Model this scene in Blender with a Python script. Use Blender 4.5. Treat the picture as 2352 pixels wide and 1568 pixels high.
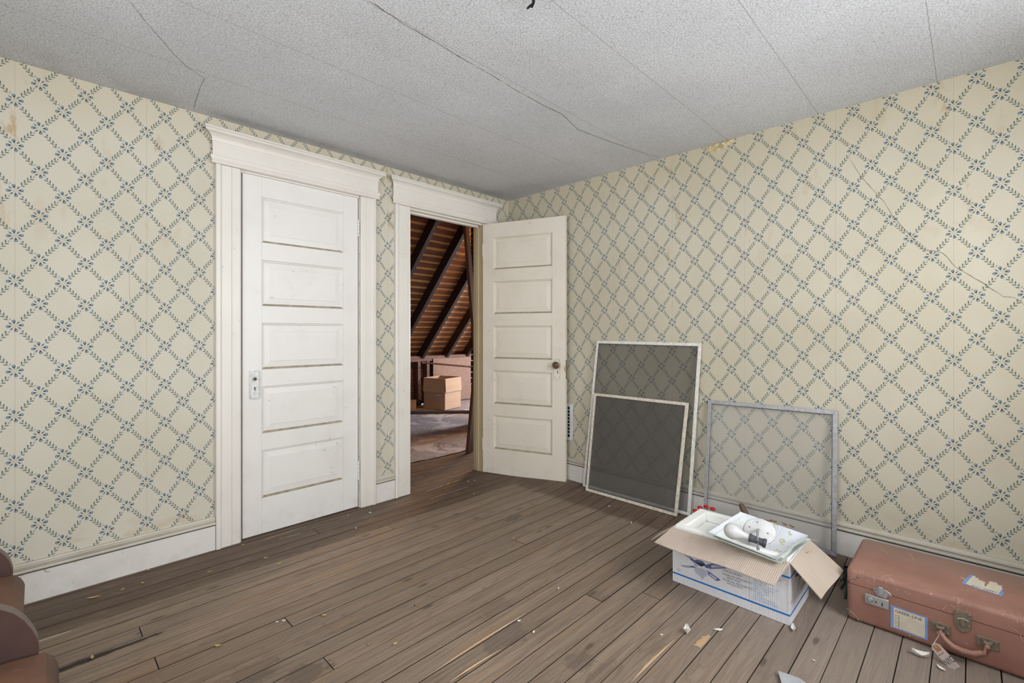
import bpy, bmesh, math, random
from mathutils import Vector, Matrix
random.seed(7)
for o in list(bpy.data.objects): bpy.data.objects.remove(o)
SC = bpy.context.scene
COL = SC.collection
# ------------------------------------------------------------------ camera
CX, HY, VR, VL = 1176., 764., 2231., 83.
FPX = math.sqrt((VR-CX)*(CX-VL)); TH = math.atan((VR-CX)/FPX); ST, CT = math.sin(TH), math.cos(TH)
H = 2.30; CAM = Vector((-2.891, -2.883, 1.152))
cd = bpy.data.cameras.new('camera'); cam = bpy.data.objects.new('camera', cd); COL.objects.link(cam)
cd.sensor_width = 36.; cd.lens = 36.*FPX/2352.; cd.shift_y = -(784.-HY)/2352.; cd.clip_start = .02
fwd = Vector((CT, ST, 0)); rgt = Vector((ST, -CT, 0))
cam.matrix_world = Matrix(((rgt.x, 0, -fwd.x, CAM.x), (rgt.y, 0, -fwd.y, CAM.y), (0, 1, 0, CAM.z), (0, 0, 0, 1)))
SC.camera = cam
# ------------------------------------------------------------------ light and exposure
vs = SC.view_settings; vs.view_transform = 'Standard'; vs.look = 'None'; vs.gamma = 1.0; vs.use_curve_mapping = False
vs.exposure = 0.13
w = bpy.data.worlds.new('world'); SC.world = w; SC.cycles.diffuse_bounces = 3; SC.cycles.max_bounces = 7; SC.cycles.transparent_max_bounces = 8; SC.cycles.caustics_reflective = False; SC.cycles.caustics_refractive = False; w.use_nodes = True
w.node_tree.nodes['Background'].inputs[0].default_value = (.86, .93, 1, 1); w.node_tree.nodes['Background'].inputs[1].default_value = 2.0
def area(name, loc, size, sy, direction, power, col):
    l = bpy.data.lights.new(name, 'AREA'); l.shape = 'RECTANGLE'; l.size = size; l.size_y = sy; l.energy = power; l.color = col
    o = bpy.data.objects.new(name, l); COL.objects.link(o); o.location = loc
    o.rotation_euler = Vector(direction).to_track_quat('-Z', 'Y').to_euler(); return o
BACK = -3.55; LEFT = -4.0
area('daylight_and_fill', (-1.05, BACK-.55, 1.45), 1.5, 1.8, (.04, 1, -.12), 92, (.97, .985, 1))
area('daylight_and_fill', (-2.75, BACK-.55, 1.40), 1.5, 1.8, (0, 1, .03), 90, (.97, .985, 1))  # added fill through an unseen second opening, brightens the left of the room
area('daylight_and_fill', (LEFT-.55, -1.75, 1.40), 1.5, 1.8, (1, 0, .03), 56, (.97, .985, 1))  # added fill from the unseen end wall, evens out the right wall
area('attic_daylight', (3.75, 1.5, 1.25), .9, 1.2, (-1, .1, -.40), 125, (.93, .95, 1))
def lamp(name, loc, power, col, r):
    l = bpy.data.lights.new(name, 'POINT'); l.energy = power; l.color = col; l.shadow_soft_size = r
    o = bpy.data.objects.new(name, l); COL.objects.link(o); o.location = loc
lamp('attic_bulb', (1.5, 1.15, 2.75), 92, (1, .50, .09), .05)
# ------------------------------------------------------------------ pixel helpers (directions; distances come from the surface touched)
def ray(x, y):
    r = (x-CX)/FPX; return Vector((r*ST+CT, -r*CT+ST, (HY-y)/FPX))
def PX(x, y, X=0.): d = ray(x, y); return CAM+d*((X-CAM.x)/d.x)
def PY(x, y, Y=0.): d = ray(x, y); return CAM+d*((Y-CAM.y)/d.y)
def PZ(x, y, Z=0.): d = ray(x, y); return CAM+d*((Z-CAM.z)/d.z)
# ------------------------------------------------------------------ mesh helpers
class MB:
    def __init__(s): s.v = []; s.f = []; s.mi = []
    def add(s, vs, fs, mi=0):
        b = len(s.v); s.v += [tuple(v) for v in vs]; s.f += [tuple(b+i for i in f) for f in fs]; s.mi += [mi]*len(fs); return s
    def box(s, x0, x1, y0, y1, z0, z1, mi=0, M=None):
        vs = [Vector((x, y, z)) for z in (z0, z1) for y in (y0, y1) for x in (x0, x1)]
        if M: vs = [M @ v for v in vs]
        return s.add(vs, [(0, 2, 3, 1), (4, 5, 7, 6), (0, 1, 5, 4), (2, 6, 7, 3), (0, 4, 6, 2), (1, 3, 7, 5)], mi)
    def prism(s, pts, fn, a0, a1, mi=0, side=None):
        n = len(pts); vs = [fn(p, a0) for p in pts]+[fn(p, a1) for p in pts]
        s.add(vs, [tuple(range(n)), tuple(range(2*n-1, n-1, -1))], mi)
        b = len(s.v)-2*n
        for i in range(n):
            j = (i+1) % n; s.f.append((b+i, b+n+i, b+n+j, b+j)); s.mi.append(mi if side is None else side)
        return s
    def tube(s, path, r, n=8, mi=0, cap=True):
        path = [Vector(p) for p in path]; rs = r if isinstance(r, (list, tuple)) else [r]*len(path)
        rings = []
        for i, p in enumerate(path):
            t = (path[min(i+1, len(path)-1)]-path[max(i-1, 0)]).normalized()
            u = t.cross(Vector((0, 0, 1)) if abs(t.z) < .9 else Vector((1, 0, 0))).normalized(); w_ = t.cross(u)
            rings.append([p+(u*math.cos(2*math.pi*k/n)+w_*math.sin(2*math.pi*k/n))*rs[i] for k in range(n)])
        vs = [v for R in rings for v in R]; fs = []
        for i in range(len(path)-1):
            for k in range(n): fs.append((i*n+k, i*n+(k+1) % n, (i+1)*n+(k+1) % n, (i+1)*n+k))
        if cap: fs += [tuple(range(n-1, -1, -1)), tuple((len(path)-1)*n+k for k in range(n))]
        return s.add(vs, fs, mi)
    def lathe(s, prof, M=None, n=24, mi=0):
        M = M or Matrix(); vs = []; fs = []
        for r, z in prof: vs += [M @ Vector((max(r, 1e-5)*math.cos(2*math.pi*k/n), max(r, 1e-5)*math.sin(2*math.pi*k/n), z)) for k in range(n)]
        for i in range(len(prof)-1):
            for k in range(n): fs.append((i*n+k, i*n+(k+1) % n, (i+1)*n+(k+1) % n, (i+1)*n+k))
        fs += [tuple(range(n-1, -1, -1)), tuple((len(prof)-1)*n+k for k in range(n))]
        return s.add(vs, fs, mi)
    def poly(s, pts, mi=0): return s.add(pts, [tuple(range(len(pts)))], mi)
    def build(s, name, mat, parent=None, smooth=False, bevel=0, seg=2, loc=None):
        me = bpy.data.meshes.new(name); off = Vector((0, 0, 0))
        if parent is not None:
            p = parent
            while p is not None: off += p.location; p = p.parent
        if loc is not None: off = off+(Vector(loc)-off)
        me.from_pydata([tuple(Vector(v)-off) for v in s.v], [], s.f)
        for m in (mat if isinstance(mat, (list, tuple)) else [mat]): me.materials.append(m)
        me.polygons.foreach_set('material_index', s.mi)
        bm = bmesh.new(); bm.from_mesh(me); bmesh.ops.recalc_face_normals(bm, faces=bm.faces); bm.to_mesh(me); bm.free()
        if smooth: me.polygons.foreach_set('use_smooth', [True]*len(me.polygons))
        o = bpy.data.objects.new(name, me); COL.objects.link(o)
        if parent is not None: o.parent = parent
        if loc is not None: o.location = Vector(loc) - (off - Vector(loc) if False else Vector((0, 0, 0)))
        if bevel:
            md = o.modifiers.new('bevel', 'BEVEL'); md.width = bevel; md.segments = seg; md.limit_method = 'ANGLE'; md.angle_limit = .6
            md.harden_normals = False
            me.polygons.foreach_set('use_smooth', [True]*len(me.polygons))
            try: me.set_sharp_from_angle(angle=.7)
            except Exception: pass
        elif smooth:
            try: me.set_sharp_from_angle(angle=.7)
            except Exception: pass
        return o
def tag(o, label=None, cat=None, group=None, kind=None):
    if label: o['label'] = label
    if cat: o['category'] = cat
    if group: o['group'] = group
    if kind: o['kind'] = kind
    return o
def thing(name, label, cat, loc, group=None, kind=None):
    o = bpy.data.objects.new(name, None); COL.objects.link(o); o.location = loc; o.empty_display_size = .05
    return tag(o, label, cat, group, kind)
def struct(name, label=None): return thing(name, label, None, (0, 0, 0), kind='structure')
def text(body, size, org, right, up, mat, name, parent, align='LEFT', xs=1.0):
    cu = bpy.data.curves.new('lettering', 'FONT'); cu.body = body; cu.size = size; cu.align_x = align; cu.resolution_u = 2
    t = bpy.data.objects.new('lettering', cu); COL.objects.link(t); dg = bpy.context.evaluated_depsgraph_get()
    me = bpy.data.meshes.new_from_object(t.evaluated_get(dg)); bpy.data.objects.remove(t); bpy.data.curves.remove(cu)
    R = Vector(right).normalized(); U = Vector(up).normalized(); O = Vector(org); m = MB()
    m.add([O+R*v.co.x*xs+U*v.co.y for v in me.vertices], [tuple(p.vertices) for p in me.polygons]); bpy.data.meshes.remove(me)
    return m.build(name, mat, parent)
# ------------------------------------------------------------------ node DSL
class Val:
    def __init__(s, g, k): s.g = g; s.k = k
    def _b(s, op, o, rev=False): return s.g.m(op, o, s) if rev else s.g.m(op, s, o)
    def __add__(s, o): return s._b('ADD', o)
    __radd__ = __add__
    def __sub__(s, o): return s._b('SUBTRACT', o)
    def __rsub__(s, o): return s._b('SUBTRACT', o, True)
    def __mul__(s, o): return s._b('MULTIPLY', o)
    __rmul__ = __mul__
    def __truediv__(s, o): return s._b('DIVIDE', o)
    def lt(s, o): return s._b('LESS_THAN', o)
    def gt(s, o): return s._b('GREATER_THAN', o)
    def floor(s): return s.g.m('FLOOR', s)
    def fract(s): return s.g.m('FRACT', s)
    def abs(s): return s.g.m('ABSOLUTE', s)
    def sqrt(s): return s.g.m('SQRT', s)
class Gr:
    def __init__(s, name, d2=False):
        s.d2 = d2
        s.mat = bpy.data.materials.new(name); s.mat.use_nodes = True; s.nt = s.mat.node_tree; s.nt.nodes.clear()
        s.out = s.n('ShaderNodeOutputMaterial'); s.bs = s.n('ShaderNodeBsdfPrincipled'); s.nt.links.new(s.bs.outputs[0], s.out.inputs[0])
        s.tc = s.n('ShaderNodeTexCoord'); s.obj = Val(s, s.tc.outputs['Object'])
        s.geo = s.n('ShaderNodeNewGeometry'); s.pos = Val(s, s.geo.outputs['Position'])
    def n(s, t): return s.nt.nodes.new(t)
    def put(s, sock, v):
        if isinstance(v, Val): s.nt.links.new(v.k, sock)
        elif isinstance(v, (tuple, list)) and len(v) == 3 and sock.type == 'RGBA': sock.default_value = (*v, 1)
        else: sock.default_value = v
    def m(s, op, *a):
        nd = s.n('ShaderNodeMath'); nd.operation = op
        for i, v in enumerate(a): s.put(nd.inputs[i], v)
        return Val(s, nd.outputs[0])
    def xyz(s, v):
        nd = s.n('ShaderNodeSeparateXYZ'); s.put(nd.inputs[0], v); return [Val(s, nd.outputs[i]) for i in range(3)]
    def vec(s, x, y, z):
        nd = s.n('ShaderNodeCombineXYZ')
        for i, v in enumerate((x, y, z)): s.put(nd.inputs[i], v)
        return Val(s, nd.outputs[0])
    def noise(s, v, scale=5., detail=3., rough=.55, dist=0.):
        nd = s.n('ShaderNodeTexNoise'); nd.noise_dimensions = '2D' if s.d2 else '3D'; s.put(nd.inputs['Vector'], v); nd.inputs['Scale'].default_value = scale; nd.inputs['Detail'].default_value = detail
        nd.inputs['Roughness'].default_value = rough; nd.inputs['Distortion'].default_value = dist; return Val(s, nd.outputs[0])
    def noisec(s, v, scale):
        nd = s.n('ShaderNodeTexNoise'); nd.noise_dimensions = '2D' if s.d2 else '3D'; nd.inputs['Detail'].default_value = 1.; s.put(nd.inputs['Vector'], v); nd.inputs['Scale'].default_value = scale; return Val(s, nd.outputs[1])
    def voro(s, v, scale, feat='F1', rand=1.):
        nd = s.n('ShaderNodeTexVoronoi'); nd.voronoi_dimensions = '2D' if s.d2 else '3D'; nd.feature = feat; s.put(nd.inputs['Vector'], v); nd.inputs['Scale'].default_value = scale
        nd.inputs['Randomness'].default_value = rand; return Val(s, nd.outputs[0])
    def ss(s, v, a, b, lo=0., hi=1.):
        nd = s.n('ShaderNodeMapRange'); nd.interpolation_type = 'SMOOTHSTEP'; s.put(nd.inputs[0], v)
        for i, q in enumerate((a, b, lo, hi)): s.put(nd.inputs[i+1], q)
        return Val(s, nd.outputs[0])
    def mix(s, f, a, b, mode='MIX'):
        nd = s.n('ShaderNodeMix'); nd.data_type = 'RGBA'; nd.blend_type = mode
        s.put(nd.inputs[0], f); s.put(nd.inputs[6], a); s.put(nd.inputs[7], b); return Val(s, nd.outputs[2])
    def vadd(s, a, b, op='ADD'):
        nd = s.n('ShaderNodeVectorMath'); nd.operation = op; s.put(nd.inputs[0], a); s.put(nd.inputs[1], b); return Val(s, nd.outputs[0])
    def vscale(s, a, k):
        nd = s.n('ShaderNodeVectorMath'); nd.operation = 'SCALE'; s.put(nd.inputs[0], a); s.put(nd.inputs['Scale'], k); return Val(s, nd.outputs[0])
    def rnd(s): nd = s.n('ShaderNodeObjectInfo'); return Val(s, nd.outputs['Random'])
    def set(s, col=None, rough=.6, bump=None, bd=.002, bs=.5, metal=0., spec=None):
        if col is not None: s.put(s.bs.inputs['Base Color'], col)
        s.put(s.bs.inputs['Roughness'], rough); s.bs.inputs['Metallic'].default_value = metal
        if spec is not None: s.bs.inputs['Specular IOR Level'].default_value = spec
        if bump is not None:
            nd = s.n('ShaderNodeBump'); nd.inputs['Strength'].default_value = bs; nd.inputs['Distance'].default_value = bd
            s.put(nd.inputs['Height'], bump); s.nt.links.new(nd.outputs[0], s.bs.inputs['Normal'])
        return s.mat
def sr(r, g, b):
    f = lambda c: (c/255/12.92) if c/255 <= .04045 else ((c/255+.055)/1.055)**2.4
    return (f(r), f(g), f(b))
M = {}
def simple(name, col, rough=.6, metal=0., var=.12, scale=18., bump=.0):
    g = Gr(name); nz = g.noise(g.obj, scale, 4.)
    c = g.mix(g.ss(nz, .3, .7), tuple(c*(1-var) for c in col), tuple(min(1, c*(1+var*.6)) for c in col))
    M[name] = g.set(c, rough, nz if bump else None, bump or .001, .4, metal); return M[name]
# ---- wallpaper: diamond trellis of leafy vines with a posy at each crossing
def wallpaper(name, axis, s0, t0, dx=.07375, dy=.0953):
    g = Gr(name, True); x, y, z = g.xyz(g.pos); s = x if axis == 'X' else (y*-1.); p2 = g.vec(s, z, 0.)
    ln2 = dx*dx+dy*dy; ln = math.sqrt(ln2); grad = .5*math.sqrt(1/dx**2+1/dy**2); k = (dx*dx-dy*dy)/ln2
    a = (s-s0)*(1/(2*dx)); b = (z-t0)*(1/(2*dy)); u = a+b; v = a-b
    nz = g.noise(p2, 280., 1.); NL = 8.
    def vine(u, v, flip):
        n = g.m('ROUND', v); dv = v-n; wd = dv*(1/grad); p = (u+dv*k+100.).fract()
        c = p*NL+wd.gt(0.)*.38; q = c.fract()
        xi = (q-.5)*(ln/NL*flip); et = wd.abs()-.0046; ca, sa = math.cos(.72), math.sin(.72)
        e1 = (xi*ca+et*sa)*(1/.0072); e2 = (et*ca-xi*sa)*(1/.0025)
        d = (e1*e1+e2*e2).sqrt(); rng = (p-.5).abs()
        leaf = g.ss(d, .75, 1.1, 1., 0.)*rng.lt(.255)
        st = g.ss((wd+g.m('SINE', p*40.)*.0010).abs(), .0004, .0010, .55, 0.)*rng.lt(.29)
        # small pale buds
        q2 = (p*NL+.55).fract(); bx = (q2-.5)*(ln/NL); by = wd.abs()-.0052; bd = (bx*bx+by*by).sqrt()
        bud = g.ss(bd, .0008, .0018, 1., 0.)*rng.lt(.25)
        return leaf, st, bud
    l1, s1, b1 = vine(u, v, 1.); l2, s2, b2 = vine(v, u, -1.)
    leaf = g.m('MAXIMUM', g.m('MAXIMUM', l1, l2), g.m('MAXIMUM', s1, s2)); bud = g.m('MAXIMUM', b1, b2)
    du = u-g.m('ROUND', u); dv = v-g.m('ROUND', v); lx = (du+dv)*dx; lz = (du-dv)*dy
    r = (lx*lx+lz*lz).sqrt(); th = g.m('ARCTAN2', lz, lx)*(1/(math.pi/4))-.22+16.
    i = g.m('ROUND', th); big = g.m('LESS_THAN', g.m('MODULO', i, 2.), .5); tt = (th-i)*(math.pi/4)
    rc = .0182-(1.-big)*.0008; xr = r*g.m('COSINE', tt)-rc; yr = r*g.m('SINE', tt)
    hl = .0066+big*.0022; hw = .0034+big*.0026
    wv = hw*g.ss(xr, -.008, .004, .45, 1.15)
    pd = g.m('MAXIMUM', xr.abs()/hl, yr.abs()/wv); e = ((xr/hl)*(xr/hl)+(yr/wv)*(yr/wv)).sqrt()
    pet = g.ss(e*.6+pd*.4, .82, 1.02, 1., 0.)
    hil = g.ss(((xr-.0030)*(xr-.0030)+(yr-.0012)*(yr-.0012)).sqrt(), .0013, .0028, 1., 0.)*pet
    blue = g.ss(xr+nz*.006, .0000, .0050)
    stem = g.ss(yr.abs(), .0005, .0011, .8, 0.)*r.gt(.0035)*r.lt(.012)*(r*330.).fract().gt(.35)
    fine = g.noise(p2, 900., 0.); mid = g.noise(p2, 1.4, 3., .6)
    base = g.mix(g.ss(mid, .3, .75), (sr(207, 201, 186) if axis == 'X' else sr(206, 199, 180)), (sr(199, 192, 174) if axis == 'X' else sr(197, 189, 167)))
    base = g.mix(fine*.16, base, sr(188, 180, 160))
    # water stains near the top, along seams and above the baseboard
    sn = g.noise(g.vec(s*3.2, z*1.3, 0.), 3., 4., .62)
    top = g.ss(z, 1.95, 2.28); sf = ((s-s0)*(1/(6*dx))+.5).fract(); seam = g.ss((sf-.5).abs()*(6*dx), .0006, .0014, 1., 0.)
    nearseam = g.ss((sf-.5).abs()*(6*dx), .0, .07, 1., .25)
    stain = g.ss(sn, .60, .70)*g.ss(z, 1.0, 2.15)*nearseam
    low = g.ss(z, .17, .30, 1., 0.)*g.ss(g.noise(g.vec(s*2., z*5., 0.), 2.5, 2.), .50, .66)*.38
    base = g.mix(stain*.75, base, sr(178, 142, 92)); base = g.mix(low, base, sr(184, 160, 124))
    base = g.mix(top*.28, base, sr(204, 190, 154)); base = g.mix(seam*.35, base, sr(150, 135, 110))
    green = g.mix(g.ss(nz, .35, .65), sr(52, 72, 72), sr(84, 106, 100))
    c = g.mix(leaf*.92, base, green); c = g.mix(bud*.7, c, sr(150, 165, 185))
    fl = g.mix(blue, sr(42, 60, 66), sr(90, 116, 138)); fl = g.mix(hil, fl, sr(158, 176, 194))
    c = g.mix(pet*.95, c, fl); c = g.mix(stem, c, sr(70, 88, 80))
    M[name] = g.set(c, .62, fine*.3+mid, .004, .25, spec=.3)
wallpaper('wallpaper_left', 'X', -2.954, 1.181); wallpaper('wallpaper_right', 'Y', 2.384, 1.791)
# ---- ceiling paper with a crackle print
def ceiling_mat():
    g = Gr('ceiling_paper', True); p = g.vadd(g.pos, g.vscale(g.noisec(g.pos, 55.), .016)); x, y, z = g.xyz(g.pos)
    e1 = g.voro(g.vadd(p, g.vscale(g.noisec(g.pos, 160.), .006)), 70., 'DISTANCE_TO_EDGE'); e2 = g.voro(g.vadd(p, (3.1, 1.7, 0)), 95., 'DISTANCE_TO_EDGE')
    br = g.noise(g.pos, 75., 2.); vn = g.m('MAXIMUM', g.ss(e1, .045, .11, 1., 0.)*g.ss(br, .36, .50), g.ss(e2, .04, .10, 1., 0.)*g.ss(br, .60, .47))
    big = g.noise(g.pos, 1.1, 4.); sf = ((y+.925)*(1/.4615)+40.5).fract(); seam = g.ss((sf-.5).abs()*.4615, .0007, .0020, 1., 0.)
    strip = g.m('SINE', ((y+.925)*(1/.4615)+40.5).floor()*2.3)*.5+.5
    base = g.mix(g.ss(big, .3, .7), sr(223, 225, 230), sr(211, 213, 218)); base = g.mix(strip*.2, base, sr(201, 202, 206))
    c = g.mix(vn*.75, base, sr(166, 164, 162)); c = g.mix(seam*.7, c, sr(140, 134, 128))
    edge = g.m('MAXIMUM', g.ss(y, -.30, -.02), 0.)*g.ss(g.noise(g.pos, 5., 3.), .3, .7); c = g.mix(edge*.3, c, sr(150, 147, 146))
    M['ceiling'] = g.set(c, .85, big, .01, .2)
ceiling_mat()
# ---- painted woodwork
def paint(name, col, dirt, d=.5, rough=.42, axis=2):
    g = Gr(name); x, y, z = g.xyz(g.pos); n1 = g.noise(g.pos, 3.5, 3., .65); n2 = g.noise(g.pos, 40., 1.)
    st = g.noise(g.vec(x*(90 if axis != 0 else 5), y*90, z*(5 if axis == 2 else 90)), 1., 3.)
    c = g.mix(g.ss(n1, .40, .85, 0., d*.55), col, dirt); sp = g.ss(n2, .70, .76)*g.ss(n1, .5, .65)
    c = g.mix(sp*.5, c, sr(120, 108, 92)); ao = g.n('ShaderNodeAmbientOcclusion'); 
    low = g.ss(z, .0, .16, 1., 0.)*g.ss(g.noise(g.pos, 16., 2.), .48, .72)*.18; c = g.mix(low, c, sr(168, 154, 134))
    g.nt.nodes.remove(ao); M[name] = g.set(c, rough, st, .0008, .35)
paint('paint_trim', sr(226, 221, 213), sr(204, 197, 186), .6); paint('paint_door', sr(228, 225, 220), sr(206, 202, 196), .7)
paint('paint_open_door', sr(222, 214, 200), sr(196, 186, 168), .7); paint('paint_base', sr(224, 220, 214), sr(196, 190, 184), .8, axis=0)
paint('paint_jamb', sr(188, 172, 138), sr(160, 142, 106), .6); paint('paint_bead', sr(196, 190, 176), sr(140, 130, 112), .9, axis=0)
simple('ledge_dust', sr(164, 154, 136), .9, var=.25, scale=30.); simple('groove', sr(120, 112, 96), .7); simple('dark', sr(24, 20, 18), .9); simple('scuff', sr(206, 178, 150), .8); simple('gap_dark', sr(52, 42, 35), .95); simple('plate_paint', sr(208, 208, 206), .35, .15, var=.18, scale=60.); simple('subfloor', sr(26, 21, 17), .95); simple('plaster', sr(120, 112, 102), .9)
# ---- floor boards
def plank_mat():
    g = Gr('floor_board', True); x, y, z = g.xyz(g.pos); r = g.rnd(); ro = r*37.
    gv = g.vec(x*1.1+ro, y*24.+ro*3., z); n1 = g.noise(gv, 2.2, 5., .6, .6); ring = g.noise(g.vec(x*.85+ro, y*10.+ro, 0.), 1., 1., .4, .0)
    rg = ((ring*15.)+n1*.12).fract(); rl = g.ss((rg-.5).abs(), .30, .5); fin = g.noise(g.vec(x*8.+ro, y*220., 0.), 1., 3.)
    base = g.mix(g.ss(n1, .3, .72), sr(150, 133, 116), sr(128, 111, 95)); base = g.mix(rl*.30, base, sr(98, 82, 70))
    base = g.mix(g.ss(fin, .5, .75)*.30, base, sr(84, 70, 58))
    warm = g.ss(g.noise(g.vec(x*1.2, y*7., 0.), 2., 4.), .55, .72); base = g.mix(warm*.30, base, sr(158, 124, 86))
    pale_right = g.ss(x*.5+y*-.5, .15, 1.05); base = g.mix(pale_right*.45, base, sr(168, 156, 150))  # boards turn paler and greyer toward the near right
    base = g.mix(g.ss(r, .0, 1., .26, 0.), base, sr(92, 78, 66))
    # old brown paint left as a border round the room
    nb = g.noise(g.pos, 9., 4.)*.05; bl = g.m('MAXIMUM', g.ss(y+nb, -.362, -.352), g.ss(x+nb*.6, -.36, -.30)); bl = bl*g.ss(g.noise(g.vec(x*4., y*9., 0.), 2., 4.), .28, .42, .62, 1.)
    bc = g.mix(g.ss(n1, .3, .7), sr(106, 88, 74), sr(82, 66, 54)); base = g.mix(bl*.85, base, bc)
    # stains with shapes of their own, and one painted streak of light
    nc = {q: (g.noise(g.pos, q, 4., .65)-.5)*2.0 for q in (14., 5., 60.)}
    def blot(px, py, rx, ry, col, amt, nzs=14.):
        nonlocal base
        q = PZ(px, py); d = g.vec((x-q.x)*(1/rx), (y-q.y)*(1/ry), 0.); dd = g.xyz(d); e = (dd[0]*dd[0]+dd[1]*dd[1]).sqrt()+nc[nzs]
        base = g.mix(g.ss(e, .75, 1.0, amt, 0.), base, col)
    blot(1330, 1515, .075, .055, sr(84, 72, 66), .38); blot(1165, 1462, .10, .06, sr(84, 72, 68), .36); blot(1380, 1545, .09, .03, sr(88, 76, 68), .3)
    blot(240, 1500, .19, .016, sr(30, 22, 17), .92, 5.); blot(956, 1388, .010, .007, sr(30, 24, 20), .95, 60.); blot(1140, 1392, .10, .05, sr(100, 86, 74), .35)
    blot(1180, 1190, .08, .03, sr(80, 72, 68), .55); blot(740, 1412, .012, .010, sr(110, 98, 84), .9, 60.); blot(120, 1462, .07, .006, sr(196, 186, 168), .6, 5.)  # last blot: pale streak of light on the floor, painted into the boards
    blot(700, 1545, .09, .05, sr(84, 72, 62), .5); blot(570, 1555, .12, .06, sr(92, 78, 66), .4)
    kn = g.voro(g.vec(x*1.7+ro, y*5.+ro, 0.), .75); base = g.mix(g.ss(kn, .018, .05, .6, 0.), base, sr(66, 53, 45))
    spk = g.voro(g.pos, 46.); base = g.mix(g.ss(spk, .030, .05, .6, 0.)*g.ss(g.noise(g.pos, 6., 2.), .42, .6), base, sr(196, 188, 176))
    spd = g.voro(g.vadd(g.pos, (5., 3., 0)), 38.); base = g.mix(g.ss(spd, .03, .06, .6, 0.), base, sr(60, 48, 40))
    M['plank'] = g.set(base, .62, fin*.5+rl*-.4+n1, .0016, .5, spec=.35)
plank_mat()
def wood(name, c1, c2, ax=0, sc=1., rough=.7):
    g = Gr(name); x, y, z = g.xyz(g.pos); r = g.rnd()*20.; k = [60., 60., 60.]; k[ax] = 3.
    n1 = g.noise(g.vec(x*k[0]*sc+r, y*k[1]*sc+r, z*k[2]*sc), 1., 4., .6, .4); n2 = g.noise(g.pos, 6., 3.)
    c = g.mix(g.ss(n1, .3, .7), c1, c2); c = g.mix(g.ss(n2, .55, .8)*.5, c, tuple(q*.45 for q in c2)); c = g.mix(g.ss(g.voro(g.pos, 14.), .06, .1, .6, 0.), c, tuple(q*.25 for q in c2))
    M[name] = g.set(c, rough, n1, .001, .4)
wood('roof_board', sr(146, 98, 68), sr(98, 62, 42), 0); wood('roof_deck', sr(244, 196, 130), sr(214, 154, 88), 0); wood('rafter', sr(62, 44, 40), sr(38, 27, 25), 1)
wood('raw_wood', sr(206, 176, 142), sr(180, 138, 102), 0); wood('old_wood', sr(128, 96, 84), sr(88, 62, 54), 0); wood('lean_board', sr(120, 78, 48), sr(80, 50, 32), 2)
# ---- sheet of worn floor covering in the attic
g = Gr('attic_sheet'); n1 = g.noise(g.pos, 2.0, 6., .65, .6); n2 = g.noise(g.pos, 14., 4.); n3 = g.noise(g.pos, 60., 2.)
c = g.mix(g.ss(n1, .42, .60), sr(150, 142, 144), sr(196, 188, 192)); c = g.mix(g.ss((n1-.5).abs(), .0, .018, .75, 0.), c, sr(88, 82, 84)); c = g.mix(g.ss(n2, .58, .72)*.6, c, sr(112, 102, 98)); c = g.mix(g.ss(n3, .66, .72)*.7, c, sr(52, 44, 40))
M['sheet'] = g.set(c, .8, n1, .003, .3)
# ---- cardboard
def card(name, c1, c2, freq, axis, amt=.35):
    g = Gr(name); x, y, z = g.xyz(g.obj); q = {'X': x, 'Y': y, 'Z': z}[axis]
    wv = g.m('SINE', q*freq)*.5+.5; n1 = g.noise(g.obj, 12., 4.); c = g.mix(wv*amt, c1, c2); c = g.mix(g.ss(n1, .55, .8)*.4, c, tuple(q*.8 for q in c2))
    M[name] = g.set(c, .8, wv, .0012, .6)
card('kraft_flap', sr(200, 185, 171), sr(160, 143, 130), 900., 'Y', .55); card('kraft_end', sr(196, 181, 166), sr(174, 158, 142), 420., 'X', .25)
card('box_white', sr(232, 233, 238), sr(206, 208, 216), 900., 'Y', .3); card('box_white_end', sr(236, 238, 244), sr(220, 224, 234), 700., 'X', .2)
card('carton', sr(192, 164, 138), sr(174, 146, 120), 60., 'Z', .15); simple('kraft_core', sr(150, 124, 92), .9)
simple('print_blue', sr(16, 118, 206), .6); simple('print_text', sr(96, 102, 122), .7); simple('print_cyan', sr(140, 176, 216), .7); simple('print_fan', sr(98, 106, 158), .7); simple('print_fan_light', sr(190, 196, 218), .7); simple('print_dark', sr(42, 44, 70), .7); simple('print_rule', sr(206, 190, 198), .7)
simple('foam', sr(240, 240, 236), .8, var=.05, scale=120., bump=.0008); simple('red', sr(190, 22, 28), .45); simple('green_dark', sr(32, 58, 50), .5); simple('chip', sr(232, 230, 224), .7, var=.05); simple('leaf_dry', sr(206, 172, 116), .8); simple('leaf_brown', sr(150, 112, 70), .85)
simple('steel', sr(182, 183, 185), .35, .55); simple('brass_old', sr(146, 134, 118), .42, .55); simple('brass', sr(170, 128, 52), .3, .9); simple('knob_brown', sr(98, 80, 60), .35, .5); simple('black', sr(26, 26, 28), .5); simple('grey_plastic', sr(72, 74, 84), .45)
simple('rubber', sr(84, 86, 94), .55); simple('lining', sr(120, 96, 74), .9); simple('string', sr(206, 198, 190), .9); simple('tag_paper', sr(190, 172, 166), .85); simple('tag_kraft', sr(170, 120, 80), .85); simple('label_blue', sr(128, 156, 212), .75, var=.2); simple('label_cream', sr(222, 212, 192), .8); simple('ink', sr(44, 44, 54), .7); simple('ink_rule', sr(160, 156, 148), .8)
simple('white_metal', sr(218, 218, 219), .4, .0); simple('frame_white', sr(226, 224, 216), .45, .0, var=.15, scale=60.); simple('frame_grey', sr(174, 174, 178), .4, .3, var=.18, scale=50.); simple('frame_cream', sr(216, 208, 190), .45, .0, var=.2, scale=60.)
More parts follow.
